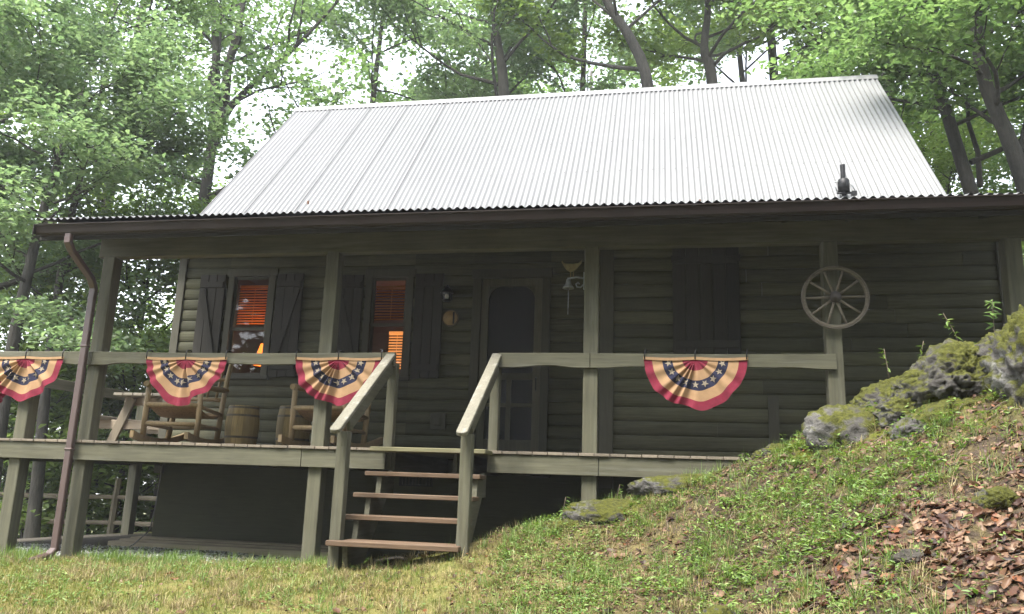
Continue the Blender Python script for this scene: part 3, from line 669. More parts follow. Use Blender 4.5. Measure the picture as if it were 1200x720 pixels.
# ------------------------------------------------------------------ rocking chairs
def rocking_chair(label, loc, rz):
    t = thing('rocking_chair', label, 'rocking chair', loc, rz, 'log rocking chairs on the porch')
    CH = M['chair']; B = lambda m, n, mm=CH: m.build(n, mm, t, 0, False)
    for s in (-1, 1):
        x = .31*s
        m = MB(); m.tube([(x,0,.07),(x+.004*s,.0,.3),(x,-.005,.64)], [.033,.031,.030], 10); B(m, 'leg')
        xb = .27*s
        m = MB(); m.tube([(x-.01*s,.50,.07),(xb+.02*s,.56,.4),(xb,.66,.8),(xb,.76,1.12)], [.033,.032,.029,.026], 10); B(m, 'back_post')
        m = MB(); n = 12; vs = []
        for k in range(n+1):
            y = -.22+1.15*k/n; z = .0+.32*((y-.25)/1.15)**2
            vs += [(x-.022,y,z),(x+.022,y,z),(x+.022,y,z+.075),(x-.022,y,z+.075)]
        m.add(vs, [(4*k+i, 4*k+(i+1) % 4, 4*k+4+(i+1) % 4, 4*k+4+i) for k in range(n) for i in range(4)]+[(0,3,2,1),(4*n,4*n+1,4*n+2,4*n+3)]); B(m, 'rocker')
        m = MB(); m.tube([(x,-.07,.655),(x,.0,.66),(x-.02*s,.3,.65),(xb+.01*s,.66,.67)], [.032,.034,.032,.028], 10); B(m, 'armrest')
        m = MB(); m.tube([(x,.0,.22),(x-.01*s,.53,.20)], .02, 8); B(m, 'side_rung'); m = MB(); m.tube([(x,.0,.42),(x-.01*s,.56,.37)], .022, 8); B(m, 'side_rung')
    m = MB(); m.tube([(-.31,0,.22),(.31,0,.22)], .025, 10); B(m, 'rung'); m = MB(); m.tube([(-.3,.53,.22),(.3,.53,.22)], .02, 8); B(m, 'rung')
    m = MB(); m.tube([(-.31,-.005,.43),(.31,-.005,.43)], .028, 10); B(m, 'seat_rail'); m = MB(); m.tube([(-.29,.56,.37),(.29,.56,.37)], .024, 8); B(m, 'seat_rail')
    m = MB(); n = 10; vs = []
    for k in range(n+1):
        y = .01+.54*k/n; z = .435-.06*k/n-.06*math.sin(PI*k/n)
        vs += [(-.28,y,z),(.28,y,z),(.28,y,z-.03),(-.28,y,z-.03)]
    m.add(vs, [(4*k+i, 4*k+(i+1) % 4, 4*k+4+(i+1) % 4, 4*k+4+i) for k in range(n) for i in range(4)]+[(0,3,2,1),(4*n,4*n+1,4*n+2,4*n+3)]); B(m, 'seat', M['seat'])
    m = MB()
    for z, y in ((.55,.60),(.80,.665),(1.06,.745)): m.tube([(-.27,y,z),(0,y+.03,z+.01),(.27,y,z)], .022, 8)
    for k in range(4): m.tube([(-.17+.113*k,.60+.025,.55),(-.17+.113*k,.745+.025,1.06)], .016, 8)
    B(m, 'backrest'); return t
DT = DZ+.003
rocking_chair('log rocking chair behind the bunting next to the downspout, beside the picnic table', (-5.36,8.12,DT), R(4))
rocking_chair('log rocking chair half hidden by the second porch post and stair handrail', (-3.67,8.2,DT), R(-6))
def barrel(label, loc, r, h):
    t = thing('barrel', label, 'barrel', loc, 0, 'wooden kegs on the porch')
    n = 18; m = MB()
    for k in range(n):
        a0, a1 = 2*PI*k/n+.006, 2*PI*(k+1)/n-.006; vs = []
        for j in range(9):
            z = h*j/8; rr_ = r*(.86+.14*math.sin(PI*(j/8*.9+.05)))
            for a in (a0, (a0+a1)/2, a1): vs.append((rr_*math.cos(a), rr_*math.sin(a), z))
        m.add(vs, [(3*j+i, 3*j+i+1, 3*j+4+i, 3*j+3+i) for j in range(8) for i in range(2)])
    m.build('staves', M['barrel'], t, 0, False)
    m = MB(); m.lathe([(0,h-.03),(r*.87,h-.03)], (0,0,0), 24); m.lathe([(0,.02),(r*.87,.02)], (0,0,0), 24); m.build('lid', M['barrel'], t, 0, False)
    for z in (.02,.22,.74,.93):
        rr_ = lambda q: r*(.86+.14*math.sin(PI*(q*.9+.05)))+.004
        m = MB(); m.lathe([(rr_(z),h*z),(rr_(z+.05),h*(z+.05))], (0,0,0), 32); m.build('hoop', M['hoop'], t, 0, False)
    return t
barrel('wooden keg standing clear on the porch between the two rocking chairs', (-4.77,8.6,DT), .187, .47)
barrel('wooden keg against the wall, half hidden behind the rocking chair by the second post', (-4.38,9.1,DT), .20, .52)

# ------------------------------------------------------------------ picnic table
pt = thing('picnic_table', 'grey wooden picnic table with attached benches at the left end of the porch', 'picnic table', (-7.12,10.7,DT))
for k in range(5):
    m = MB(); m.box(-.375+.152*k,-.375+.152*k+.14,-.75,.75,.70,.74) if False else None
m = MB()
for k in range(5): m.box(-.376+.152*k,-.376+.152*k+.142,-.76,.76,.715,.755)
m.build('tabletop', M['greywood_y'], pt, .006, False)
for s in (-1, 1):
    m = MB(); m.box(s*.66-.13,s*.66+.13,-.76,.76,.40,.44); m.build('bench', M['greywood_y'], pt, .006, False)
for y in (-.55,.55):
    for s in (-1,1): m = MB(); m.beam((s*.22,y,.71),(s*.50,y,.0),.04,.13,(0,1,0)); m.build('leg', M['greywood_z'], pt, .005, False)
    m = MB(); m.box(-.78,.78,y+.022,y+.06,.27,.398); m.box(-.36,.36,y+.022,y+.06,.60,.713); m.build('cross_beam', M['greywood_x'], pt, .005, False)

# ------------------------------------------------------------------ under and round the porch
pf = tag(MB().build('plank_step', M['greywood_x']) if False else None or bpy.data.objects.new('plank_step', None), 'low weathered plank platform on the ground against the dark foundation wall', 'platform'); C.objects.link(pf); pf.location = (-5.1,9.2,-.9)
for k, (ya, yb) in enumerate(((8.88,9.08),(9.085,9.29),(9.295,9.52))):
    m = MB(); m.box(-6.5,-3.55,ya,yb,-.90,-.80+.012*k); m.build('plank', M['plank'], pf, .008)
m = MB(); m.tube([(-6.15,7.95,-.85),(-5.98,8.05,-.855),(-5.86,8.2,-.85),(-5.93,8.55,-.80),(-5.98,8.9,-.66),(-6.18,9.25,-.42),(-6.33,9.5,-.15),(-6.36,9.56,.1)], .008, 8); m.tube([(-5.88,8.2,-.84),(-5.6,8.3,-.845),(-5.45,8.6,-.85)], .012, 8)
tag(m.build('hose', M['hose']), 'thin grey hose trailing from the gravel up to the foundation corner under the porch', 'hose')
m = MB(); m.tube([(-4.96,5.5,-1.1),(-4.955,5.5,-.72),(-4.95,5.5,-.62)], [.02,.02,.017], 10); m.lathe([(0,.05),(.018,.045),(.024,.02),(.02,0)], (-4.95,5.5,-.63), 10)
tag(m.build('garden_stake', M['greenpaint']), 'dark green stake standing in the lawn at the left edge of the photo', 'stake')
# split rail fence
fe = thing('split_rail_fence', 'weathered split rail fence with two rails behind the deck on the left', 'fence', (-11,15,-1.3))
for x in (-19.6,-17.2,-14.6,-11.95,-10.93+.0,-8.6,-6.2):
    if x == -11.95: continue
    m = MB(); zt = -.13 if x > -12 else -.25; m.tube([(x-.03,15,-2.0),(x,15,-.6),(x+.02,15,zt)], [.075,.07,.06], 6, smooth=False); m.build('post', M['greywood_z'], fe)
for x0, x1 in ((-19.6,-17.2),(-17.2,-14.6),(-14.6,-10.93),(-10.93,-8.6),(-8.6,-6.2)):
    for dz in (0,-.50):
        za = -.50+.01*(x0+11)+dz; zb = -.50+.015*(x1+11)+dz; m = MB()
        m.tube([(x0-.1,15.0,za),((x0+x1)/2,15.02,(za+zb)/2-.02),(x1+.1,15.0,zb)], [.04,.055,.042], 6, smooth=False); m.build('rail', M['greywood_x'], fe)

# rocks
def rock(label, c, s, seed, mat='rock', name='rock', rz=0, sub=5, rough=.35, ry=0, fine=1):
    import bmesh
    bm = bmesh.new(); bmesh.ops.create_icosphere(bm, subdivisions=sub, radius=1)
    for v in bm.verts:
        p = v.co.copy(); o_ = V((seed*3.7, seed*1.3, seed*2.1))
        w_ = V((p.x*s[0], p.y*s[1], p.z*s[2]))/(sum(s)/3)
        cr = abs(noise.noise(w_*1.9+o_*2)); cr2 = abs(noise.noise(w_*4.3+o_*3))
        k = 1+rough*noise.noise(w_*1.1+o_)+rough*.34*noise.noise(w_*2.6+o_)+.07*fine*noise.noise(w_*6+o_)+.05*fine*noise.noise(w_*14+o_)+.035*fine*noise.noise(w_*31+o_)-.14*max(0, .10-cr)/.10*rough*2-.06*max(0, .08-cr2)/.08*rough*2
        q = p*k
        q = V((q.x*s[0], q.y*s[1], q.z*s[2])); v.co = q
    me = bpy.data.meshes.new(name); bm.to_mesh(me); bm.free(); me.materials.append(M[mat])
    me.polygons.foreach_set('use_smooth', [True]*len(me.polygons))
    o = bpy.data.objects.new(name, me); C.objects.link(o); o.location = c; o.rotation_euler = (0, ry, rz)
    return tag(o, label, 'rock')
rock('mossy ledge rock with pale lichen at the foot of the right porch post', (1.54,6.95,.46), (.42,.36,.29), 1, rough=.3)
rock('middle hump of the mossy ledge, between the pale lichen rock and the seedlings', (1.88,6.86,.66), (.40,.44,.27), 2, 'mossrock', 'ledge_rock', .4, 6, .3, -.35, 1.3)
rock('broad mossy ledge rock carrying the seedlings left of the boulder', (2.24,6.76,.86), (.46,.5,.29), 22, 'mossrock', 'ledge_rock', -.3, 6, .3, -.4, 1.3)
rock('mossy ledge rock tucked against the foot of the tall boulder', (2.58,6.62,1.00), (.38,.42,.26), 23, 'mossrock', 'ledge_rock', .8, 6, .3, -.3, 1.3)
rock('low grey mossy rock outcrop in the bank in front of the ledge', (1.95,6.45,.52), (.38,.30,.18), 24, 'rock', 'ledge_rock', .3, 5, .3, -.4, 1.3)
rock('tall mossy boulder at the right edge of the photo', (2.74,6.22,.78), (.50,.48,.72), 3, 'mossrock', 'boulder', 0, 6, .2, 0, 1.8)
rock('flat dark rock slab against the deck fascia below the right rail', (.35,7.30,.02), (.66,.24,.12), 4, 'mossrock', rough=.2)
rock('grey rock hump in front of the middle porch post', (-.30,7.22,-.24), (.55,.30,.15), 5, 'mossrock', rough=.2)
rock('moss covered cushion rock left of the middle porch post', (-.83,7.05,-.40), (.20,.16,.13), 11, 'rock')
rock('dark layered rock beside the right stair newel', (-1.27,7.25,-.50), (.26,.16,.11), 6, 'darkrock')
rock('small green mossy stone among the fallen leaves at lower right', (1.76,4.9,.0), (.11,.10,.075), 7)
rock('mossy stone at the bottom edge right of centre', (.26,4.62,-.66), (.11,.1,.08), 8)
rock('flat pale stone in the leaf litter at lower right', (1.25,4.6,-.30), (.12,.09,.05), 12, 'darkrock')
rock('flat stone under the lowest stair tread', (-2.2,6.85,-.72), (.34,.22,.09), 9, 'darkrock')
rock('low block of stone at the foot of the left stair newel', (-2.45,6.48,-.80), (.24,.1,.05), 10, 'darkrock')
rock('small mossy rock on the crest right of the deck fascia', (.98,7.25,.32), (.24,.15,.09), 13)

# ------------------------------------------------------------------ scatter: grass, sprigs, litter, straw, gravel
rg = np.random.default_rng(5)
def vis(x, y, margin=.9):                                   # keep to the ground the photo looks at, with room to step aside
    return (x > -.93*y-margin) & (x < .40*y+margin) & (y > 3.4)
def blades(name, n, xr, yr, prob, h, w, mat, label_kind, lie=0.0, hj=.5):
    x = rg.uniform(*xr, n); y = rg.uniform(*yr, n); keep = (rg.random(n) < prob(x, y)) & vis(x, y); x, y = x[keep], y[keep]; n = len(x)
    z = gz(x, y)-.004; a = rg.uniform(0, 2*PI, n); hh = h*rg.uniform(1-hj, 1+hj, n); ww = w*rg.uniform(.7, 1.3, n)
    bend = rg.uniform(.2, 1.0, n)+lie; up = np.cos(np.clip(bend*.6+lie, 0, 1.5)); out = np.sin(np.clip(bend*.6+lie, 0, 1.5))
    d = np.stack([np.cos(a), np.sin(a), 0*a], -1); s = np.stack([-np.sin(a), np.cos(a), 0*a], -1); zz = np.array([0,0,1.])
    b = np.stack([x, y, z], -1)
    mid = b+d*(hh*.45*out*.6)[:,None]+zz*(hh*.6*up)[:,None]
    tip = b+d*(hh*out*1.1)[:,None]+zz*(hh*np.clip(up*(1-.35*bend), .04, 1))[:,None]
    vs = np.stack([b-s*(ww/2)[:,None], b+s*(ww/2)[:,None], mid+s*(ww*.4)[:,None], mid-s*(ww*.4)[:,None], tip], 1).reshape(-1, 3)
    i = np.arange(n)[:,None]*5
    f = np.concatenate([i+np.array([[0,1,2]]), i+np.array([[0,2,3]]), i+np.array([[3,2,4]])])
    o = np_mesh(name, vs, f, mat); return tag(o, kind='stuff')
def tufts(name, n, xr, yr, prob, per, h, w, mat):
    x = rg.uniform(*xr, n); y = rg.uniform(*yr, n); keep = (rg.random(n) < prob(x, y)) & vis(x, y); x, y = x[keep], y[keep]; k = len(x)
    sc_ = np.repeat(rg.uniform(.5, 1.25, k), per); a = rg.uniform(0, 2*PI, k*per); rr_ = rg.uniform(0, .035, k*per)*sc_
    x = np.repeat(x, per)+np.cos(a)*rr_; y = np.repeat(y, per)+np.sin(a)*rr_; n = len(x); z = gz(x, y)-.004
    L = h*sc_*rg.uniform(.5, 1.3, n); th = np.clip(rg.uniform(.05, 1.0, n), 0, 1.3); ww = w*rg.uniform(.7, 1.3, n); a = a+rg.normal(0, .5, n)
    d = np.stack([np.cos(a), np.sin(a), 0*a], -1); s = np.stack([-np.sin(a), np.cos(a), 0*a], -1); up = np.array([0,0,1.]); P_ = np.stack([x,y,z], -1); rows = []
    for j in range(4):
        q = j/3; o_ = np.sin(th)*q*(1+.5*q*th); u_ = np.cos(th)*q*(1-.45*q*th); wd = ww*(1, .9, .6, .06)[j]/2
        c = P_+d*(L*o_)[:,None]+up*(L*u_)[:,None]; rows += [c-s*wd[:,None], c+s*wd[:,None]]
    v = np.stack(rows, 1).reshape(-1, 3); i = np.arange(n)[:,None]*8
    f = np.concatenate([i+np.array([[2*j, 2*j+1, 2*j+3, 2*j+2]]) for j in range(3)])
    return tag(np_mesh(name, v, f, mat), kind='stuff')
pat = lambda x, y, s, k: np.clip((vno(x*s, y*s, k)+.5*vno(x*s*2.7, y*s*2.7, k+1))*2.2+.5, 0, 1)
lit = lambda x, y: sst(5.62-y+.06*x+.8*vno(x*1.4, y*1.4, 31)+.6*vno(x*3.5, y*3.5, 33), -.1, .75)*sst(x+.35*(y-5.2)+.9*vno(x*1.3, y*1.3, 35)+.5*vno(x*3.3, y*3.3, 37), .42, .95)
fr = lambda x, y: (y < 7.45+.12*np.sin(x*3)-.0).astype(float)
st = lambda x, y: (1-.93*((x > -2.9)&(x < -1.45)&(y > 6.72)))
edge = lambda x, y: (y < 7.58+.25*vno(x*3,y*3,9))*1.0
blades('grass', 210000, (-9,3.4), (3.6,7.9), lambda x, y: edge(x,y)*st(x,y)*(1-.95*lit(x,y))*(.2+.8*pat(x,y,1.3,3))*np.where(x > -1.2, .55, 1.0), .042, .0042, M['grass'], 'grass')
tufts('tall_grass', 5600, (-9,3.4), (3.6,7.7), lambda x, y: st(x,y)*edge(x,y)*(1-.8*lit(x,y))*(.12+.7*sst(pat(x,y,2.2,13), .35, .85))*np.where(x > -1.4, 1.0, .3), 20, .125, .0034, M['sprig'])
tufts('dry_grass', 7000, (-9,3.4), (3.6,7.6), lambda x, y: st(x,y)*(1-.6*lit(x,y))*pat(x,y,1.9,19), 18, .09, .0035, M['straw'])
tufts('post_grass', 700, (-8,-2.8), (7.25,7.75), lambda x, y: pat(x,y,3,23), 26, .12, .0045, M['sprig'])
blades('straw', 110000, (-7,3.4), (3.6,7.6), lambda x, y: (.3+.7*pat(x,y,1.7,17))*np.where(x > -1.6, 1, .4)*(1-.55*lit(x,y)), .075, .0035, M['straw'], 'straw', .9)

def leaves_mesh(name, c, d, nrm, size, wid, mat, curl=.15, parent=None):
    """one folded six-point leaf per row"""
    d = d/np.linalg.norm(d, axis=1, keepdims=True); s = np.cross(d, nrm); s /= np.linalg.norm(s, axis=1, keepdims=True)+1e-9; u = np.cross(s, d)
    S = size[:,None]; W = (size*wid)[:,None]
    v = np.stack([c, c+d*S*.32+s*W+u*S*curl, c+d*S*.72+s*W*.62+u*S*curl*.8, c+d*S, c+d*S*.72-s*W*.62+u*S*curl*.8, c+d*S*.32-s*W+u*S*curl], 1).reshape(-1, 3)
    i = np.arange(len(c))[:,None]*6
    f = np.concatenate([i+np.array([[0,1,2,3]]), i+np.array([[0,3,4,5]])])
    return np_mesh(name, v, f, mat, parent)
# low green plants: rosettes and ferny sprigs
def sprigs(name, n, prob, leafn, size, hgt, mat):
    x = rg.uniform(-7, 3.4, n); y = rg.uniform(3.6, 7.7, n); k = (rg.random(n) < prob(x, y)) & vis(x, y); x, y = x[k], y[k]; n = len(x)
    z = gz(x, y); a = rg.uniform(0, 2*PI, (n, leafn)); hh = hgt*rg.uniform(.3, 1.3, (n, 1))*rg.uniform(.3, 1, (n, leafn)); r = rg.uniform(.1, .9, (n, leafn))*hgt*.8
    c = np.stack([x[:,None]+np.cos(a)*r, y[:,None]+np.sin(a)*r, z[:,None]+hh], -1).reshape(-1, 3)
    d = np.stack([np.cos(a), np.sin(a), rg.normal(.05, .35, a.shape)], -1).reshape(-1, 3)
    nr_ = np.stack([rg.normal(0,.3,a.size), rg.normal(0,.3,a.size), np.ones(a.size)], -1)
    return tag(leaves_mesh(name, c, d, nr_, size*rg.uniform(.6, 1.4, a.size), .22, mat, .08), kind='stuff')
sprigs('ground_cover', 17000, lambda x, y: (y < 7.4)*st(x,y)*(1-.82*lit(x,y))*(.12+.88*sst(pat(x,y,1.6,41), .3, .8))*np.where(x > -1.3, 1, .22), 9, .026, .05, M['sprig'])
sprigs('fern_cover', 4200, lambda x, y: (y < 7.0)*np.clip(sst(pat(x,y,1.9,51), .55, .9)+1.1*np.exp(-((x-.95)**2/.35+(y-6.3)**2/.25))+.8*np.exp(-((x-1.75)**2/.2+(y-6.2)**2/.1)), 0, 1)*(x > -.9)*(x > (y-6)*.5-.3)*(1-.8*lit(x,y)), 18, .034, .10, M['sprig'])
# fallen leaves
def litter(name, n, prob, size, mat):
    x = rg.uniform(-5, 3.6, n); y = rg.uniform(3.4, 7.6, n); k = (rg.random(n) < prob(x, y)) & vis(x, y); x, y = x[k], y[k]; n = len(x)
    e = .03; z = gz(x, y); gxn = (gz(x+e, y)-z)/e; gyn = (gz(x, y+e)-z)/e
    nr_ = np.stack([-gxn+rg.normal(0,.35,n), -gyn+rg.normal(0,.35,n), np.ones(n)], -1); nr_ /= np.linalg.norm(nr_, axis=1, keepdims=True)
    a = rg.uniform(0, 2*PI, n); d = np.stack([np.cos(a), np.sin(a), 0*a], -1); d -= nr_*(d*nr_).sum(1, keepdims=True); d /= np.linalg.norm(d, axis=1, keepdims=True); s = np.cross(nr_, d)
    L = size*rg.uniform(.35, 1.5, n); W = L*rg.uniform(.24, .42, n); cx = rg.normal(0, .9, n); cl = rg.normal(0, .5, n)
    c = np.stack([x, y, z+rg.uniform(-.006, .022, n)], -1); rows = []
    wp = np.array([.08,.75,.62,1.0,.68,.8,.1])
    for i, q in enumerate(np.linspace(-.5, .5, 7)):
        zc = cl*(q*q)*L*1.2
        for t_ in (-1, -.5, 0, .5, 1):
            w_ = W*wp[i]*t_; h_ = zc+cx*(t_*t_)*W*wp[i]*.55
            rows.append(c+d*(q*L)[:,None]+s*w_[:,None]+nr_*h_[:,None])
    v = np.stack(rows, 1).reshape(-1, 3); q = np.array([[r*5+t_, r*5+t_+1, (r+1)*5+t_+1, (r+1)*5+t_] for r in range(6) for t_ in range(4)])
    f = (np.arange(n)[:,None,None]*35+q[None]).reshape(-1, 4)
    return tag(np_mesh(name, v, f, mat, smooth=True), kind='stuff')
litter('fallen_leaves', 44000, lambda x, y: np.clip(.95*lit(x,y)+.035*(x > -.6)+.012*(x > -2.5)+.006, 0, 1), .056, M['litter'])
litter('leaf_crumbs', 42000, lambda x, y: np.clip(.35+.5*pat(x,y,2.1,61), 0, 1)*np.where(x > -1.5, 1, .15)*(y < 7.35), .026, M['litter'])
# twigs
m = MB()
for k in range(170):
    x, y = rg.uniform(-.8, 3.0), rg.uniform(3.8, 7.2); a = rg.uniform(0, 2*PI); L = rg.uniform(.08, .32); q = []
    for j in range(4):
        px, py = x+math.cos(a)*L*j/3+rg.normal(0,.008), y+math.sin(a)*L*j/3+rg.normal(0,.008); q.append((px, py, gz1(px, py)+.018))
    m.tube(q, [.004,.0035,.003,.002], 5)
tag(m.build('twigs', M['twig']), kind='stuff')
# gravel
n = 5200; x = rg.uniform(-8.3,-2.8,n); y = 7.62+1.25*rg.random(n)**1.4; z = gz(x,y); s = rg.uniform(.008,.022,n)
oc = np.array([(1,0,0),(-1,0,0),(0,1,0),(0,-1,0),(0,0,.7),(0,0,-.7)])
v = (np.stack([x,y,z+.004],-1)[:,None,:]+oc[None]*s[:,None,None]*rg.uniform(.6,1.2,(n,6,1))).reshape(-1,3)
of = np.array([(0,2,4),(2,1,4),(1,3,4),(3,0,4),(2,0,5),(1,2,5),(3,1,5),(0,3,5)])
tag(np_mesh('gravel', v, (np.arange(n)[:,None,None]*6+of[None]).reshape(-1,3), M['pebble']), kind='stuff')

# seedlings on the rocks
def seedling(label, x, y, z, h, seed, lean=0.0, n=9, size=.07, mat='sprig'):
    rr = np.random.default_rng(seed); t = thing('seedling', label, 'plant', (x,y,z), 0, 'seedlings on the bank')
    st_ = [(0,0,-.04),(lean*.3,0,h*.4),(lean*.7,-.01,h*.75),(lean,-.02,h)]
    m = MB(); m.tube(st_, [.004,.0035,.003,.002], 6); m.build('stem', M['twig'], t, 0, False)
    q = rr.uniform(.25, 1, n); a = rr.uniform(0, 2*PI, n)
    c = np.stack([np.interp(q,[0,1],[0,lean]), 0*q-.01, q*h], -1); d = np.stack([np.cos(a), np.sin(a)*.7, rr.normal(-.1,.35,n)], -1)
    o = leaves_mesh('leaves', c, d, np.stack([rr.normal(0,.35,n), rr.normal(0,.35,n), np.ones(n)], -1), .72*size*rr.uniform(.7,1.3,n), .15, M[mat], .08, t)
seedling('thin seedling on the mossy ledge just right of the wheel post', 1.80,7.02,.96,.24,1,-.03,11,.07)
seedling('small seedling on the shelf between the wheel post and the leafy seedling', 2.04,7.0,1.06,.20,2,.03,9,.07)
seedling('leafy bright seedling leaning left on the rock shelf', 2.34,6.95,1.20,.28,3,-.12,20,.075)
seedling('tallest dark leafy seedling beside the boulder at right', 2.52,6.75,1.22,.32,4,.0,26,.085,'leaf_a')
seedling('pale seedling on the moss left of the middle porch post', -.88,7.05,-.30,.22,5,.04,13,.07)
seedling('little sprig growing at the right foot of the middle porch post', -.43,7.35,-.12,.16,6,.03,9,.06)
seedling('low sprig on the dark rock slab under the right bunting', .62,7.2,.18,.15,7,.02,8,.06)
seedling('leafy sprig beneath the lowest stair tread', -2.30,6.55,-.74,.16,8,.04,12,.07)

# ------------------------------------------------------------------ trees
def smooth(pts, n):
    P = [V(p) for p in pts]; P = [P[0]*2-P[1]]+P+[P[-1]*2-P[-2]]; out = []; k = len(P)-3
    for i in range(n+1):
        t = i/n*k; j = min(int(t), k-1); u = t-j; a, b, c, d = P[j:j+4]
        out.append(.5*((2*b)+(c-a)*u+(2*a-5*b+4*c-d)*u*u+(3*b-a-3*c+d)*u**3))
    return out
def gen_tree(seed, trunk, r0, r1, limbs, t0, spread, leafn, lsize, sub=5, up=.35, mat='leaf_a', extra=(), spray=.29, droop=.0, lift=0.0):
    rr = random.Random(seed); nr = np.random.default_rng(seed); tm = MB()
    tp = smooth(trunk, 18); tr = [r0+(r1-r0)*(i/18)**.9 for i in range(19)]; tr[0] *= 1.35; tr[1] *= 1.1
    tm.tube(tp, tr, 12)
    cs = []
    def branch(p, d, L, r, depth):
        pts = [p.copy()]; d = d.normalized(); n = 6; q = p.copy()
        for i in range(n):
            d = (d+V((rr.gauss(0,.16), rr.gauss(0,.16), rr.gauss(.05 if depth == 0 else 0,.12)-droop))).normalized(); q = q+d*(L/n); pts.append(q.copy())
        tm.tube(pts, [max(.006, r*(1-.85*i/n)) for i in range(n+1)], 6 if depth == 0 else 5, cap=False)
        if depth == 0:
            for k in range(sub):
                s = .28+.72*(k+rr.random())/sub; j = min(int(s*n), n-1); b = pts[j].lerp(pts[j+1], s*n-j)
                az = rr.choice((-1,1))*rr.uniform(.5,1.3); dd = (pts[j+1]-pts[j]).normalized(); dd = Matrix.Rotation(az, 3, 'Z')@dd; dd.z += rr.uniform(-.15,.45)
                branch(b, dd, L*rr.uniform(.28,.48), r*.4, 1)
            cs.append((pts[-1], .8)); cs.append((pts[-2], .7))
        else:
            for j in (2,3,4,5,6): cs.append((pts[j], 1.0))
    for (a, d, L, r) in extra: branch(V(a), V(d), L, r, 0)
    for k in range(limbs):
        t = t0+(1-t0)*((k+rr.random()*.8)/limbs); i = min(int(t*18), 17); p = tp[i].lerp(tp[i+1], t*18-i)
        az = k*2.4+rr.uniform(-.5,.5); e = rr.uniform(up-.25, up+.35)+(t-t0)*.5
        prof = math.sin(PI*min(.97, .22+.72*(t-t0)/(1-t0)))
        branch(p, V((math.cos(az)*math.cos(e), math.sin(az)*math.cos(e), math.sin(e))), spread*(.45+.55*prof)*rr.uniform(.8,1.2), max(.015, tr[i]*.38), 0)
    n_c = len(cs); per = max(3, int(leafn/n_c)); cen = np.array([tuple(c[0]) for c in cs]); wt = np.array([c[1] for c in cs])
    off = nr.normal(0, 1, (n_c, per, 3))*np.array([spray, spray, spray*.42])*wt[:,None,None]
    c = (cen[:,None,:]+off).reshape(-1, 3); a = nr.uniform(0, 2*PI, len(c))
    d = np.stack([np.cos(a), np.sin(a), nr.normal(-.25, .35, len(c))], -1); nn = np.stack([nr.normal(0,.42,len(c)), nr.normal(0,.42,len(c)), np.ones(len(c))], -1)
    return tm, (c, d, nn, lsize*nr.uniform(.65, 1.3, len(c)))
def tree(label, base, args, group=None, name='tree', rz=0):
    """args for gen_tree in coordinates relative to base"""
    t = thing(name, label, 'tree', base, rz, group)
    mat = args.pop('leaf', 'leaf_a'); tm, lf = gen_tree(**args)
    tm.build('trunk', M['bark'], t, 0, False); leaves_mesh('crown', *lf, .34, M[mat], .12, t)
    return t
def rel(base, pts): return [tuple(V(p)-V(base)) for p in pts]
def on(x, y, dz=-.15): return (x, y, gz1(x, y)+dz)

# trees with a trunk the photo shows
b = on(-11.2,17); tree('forked grey tree left of the roof, its trunk dividing into several upright limbs', b, dict(seed=11, trunk=rel(b, [b,(-11.15,17,4),(-11.05,17,8.2),(-11.3,17,11),(-11.8,17.2,13),(-11.9,17.3,17)]), r0=.19, r1=.045, limbs=13, t0=.38, spread=4.2, leafn=11000, lsize=.14, leaf='leaf_a', up=.5,
   extra=[((.18,0,8.0-b[2]),(.35,.05,1),6.5,.15),((.15,0,8.3-b[2]),(.75,.1,.8),5.5,.10),((0,0,9-b[2]),(-.5,0,.9),4.5,.08),((0.1,0,7-b[2]),(-1,.1,.5),4.2,.07),((.1,0,6.6-b[2]),(1,-.1,.35),4.5,.08)]))
b = on(-11.85,14); tree('slim tree whose trunk stands behind the split rail fence at far left', b, dict(seed=12, trunk=rel(b, [b,(-11.95,14,0),(-12.1,14,2),(-12.3,14.2,5),(-12.2,14.5,9)]), r0=.14, r1=.05, limbs=10, t0=.5, spread=2.8, leafn=9000, lsize=.11, leaf='leaf_b'))
b = on(-4.0,19); tree('tree with a stubby leaning trunk rising behind the roof ridge left of centre', b, dict(seed=13, trunk=rel(b, [b,(-4.05,19,6),(-4.1,19,10),(-4.4,19,12),(-4.9,19,16)]), r0=.24, r1=.06, limbs=15, t0=.35, spread=4.6, leafn=14500, lsize=.14, leaf='leaf_b'))
b = on(-.1,18); tree('tall tree leaning left with a bare arched trunk behind the middle of the ridge', b, dict(seed=14, trunk=rel(b, [b,(-.2,18,6),(-.35,18,9.4),(-.8,18,10.8),(-1.4,18,11.9),(-2.6,18,15)]), r0=.2, r1=.07, limbs=9, t0=.62, spread=4.0, leafn=11000, lsize=.15, leaf='leaf_c', extra=[((-.4,0,9.9-b[2]),(-1,0,.35),4,.06)]))
b = on(1.3,20); tree('broken topped dark trunk standing behind the ridge right of centre', b, dict(seed=15, trunk=rel(b, [b,(1.3,20,6),(1.28,20,10.4),(1.08,20,11.5),(1.2,20,13),(.9,20,16)]), r0=.22, r1=.05, limbs=14, t0=.42, spread=4.2, leafn=14500, lsize=.14, leaf='leaf_c'))
b = on(3.2,22); tree('straight slender grey trunk behind the right part of the ridge', b, dict(seed=16, trunk=rel(b, [b,(3.2,22,7),(3.1,22,12),(3.0,22,15),(2.9,22,20)]), r0=.2, r1=.06, limbs=14, t0=.5, spread=4.0, leafn=14500, lsize=.14, leaf='leaf_a'))
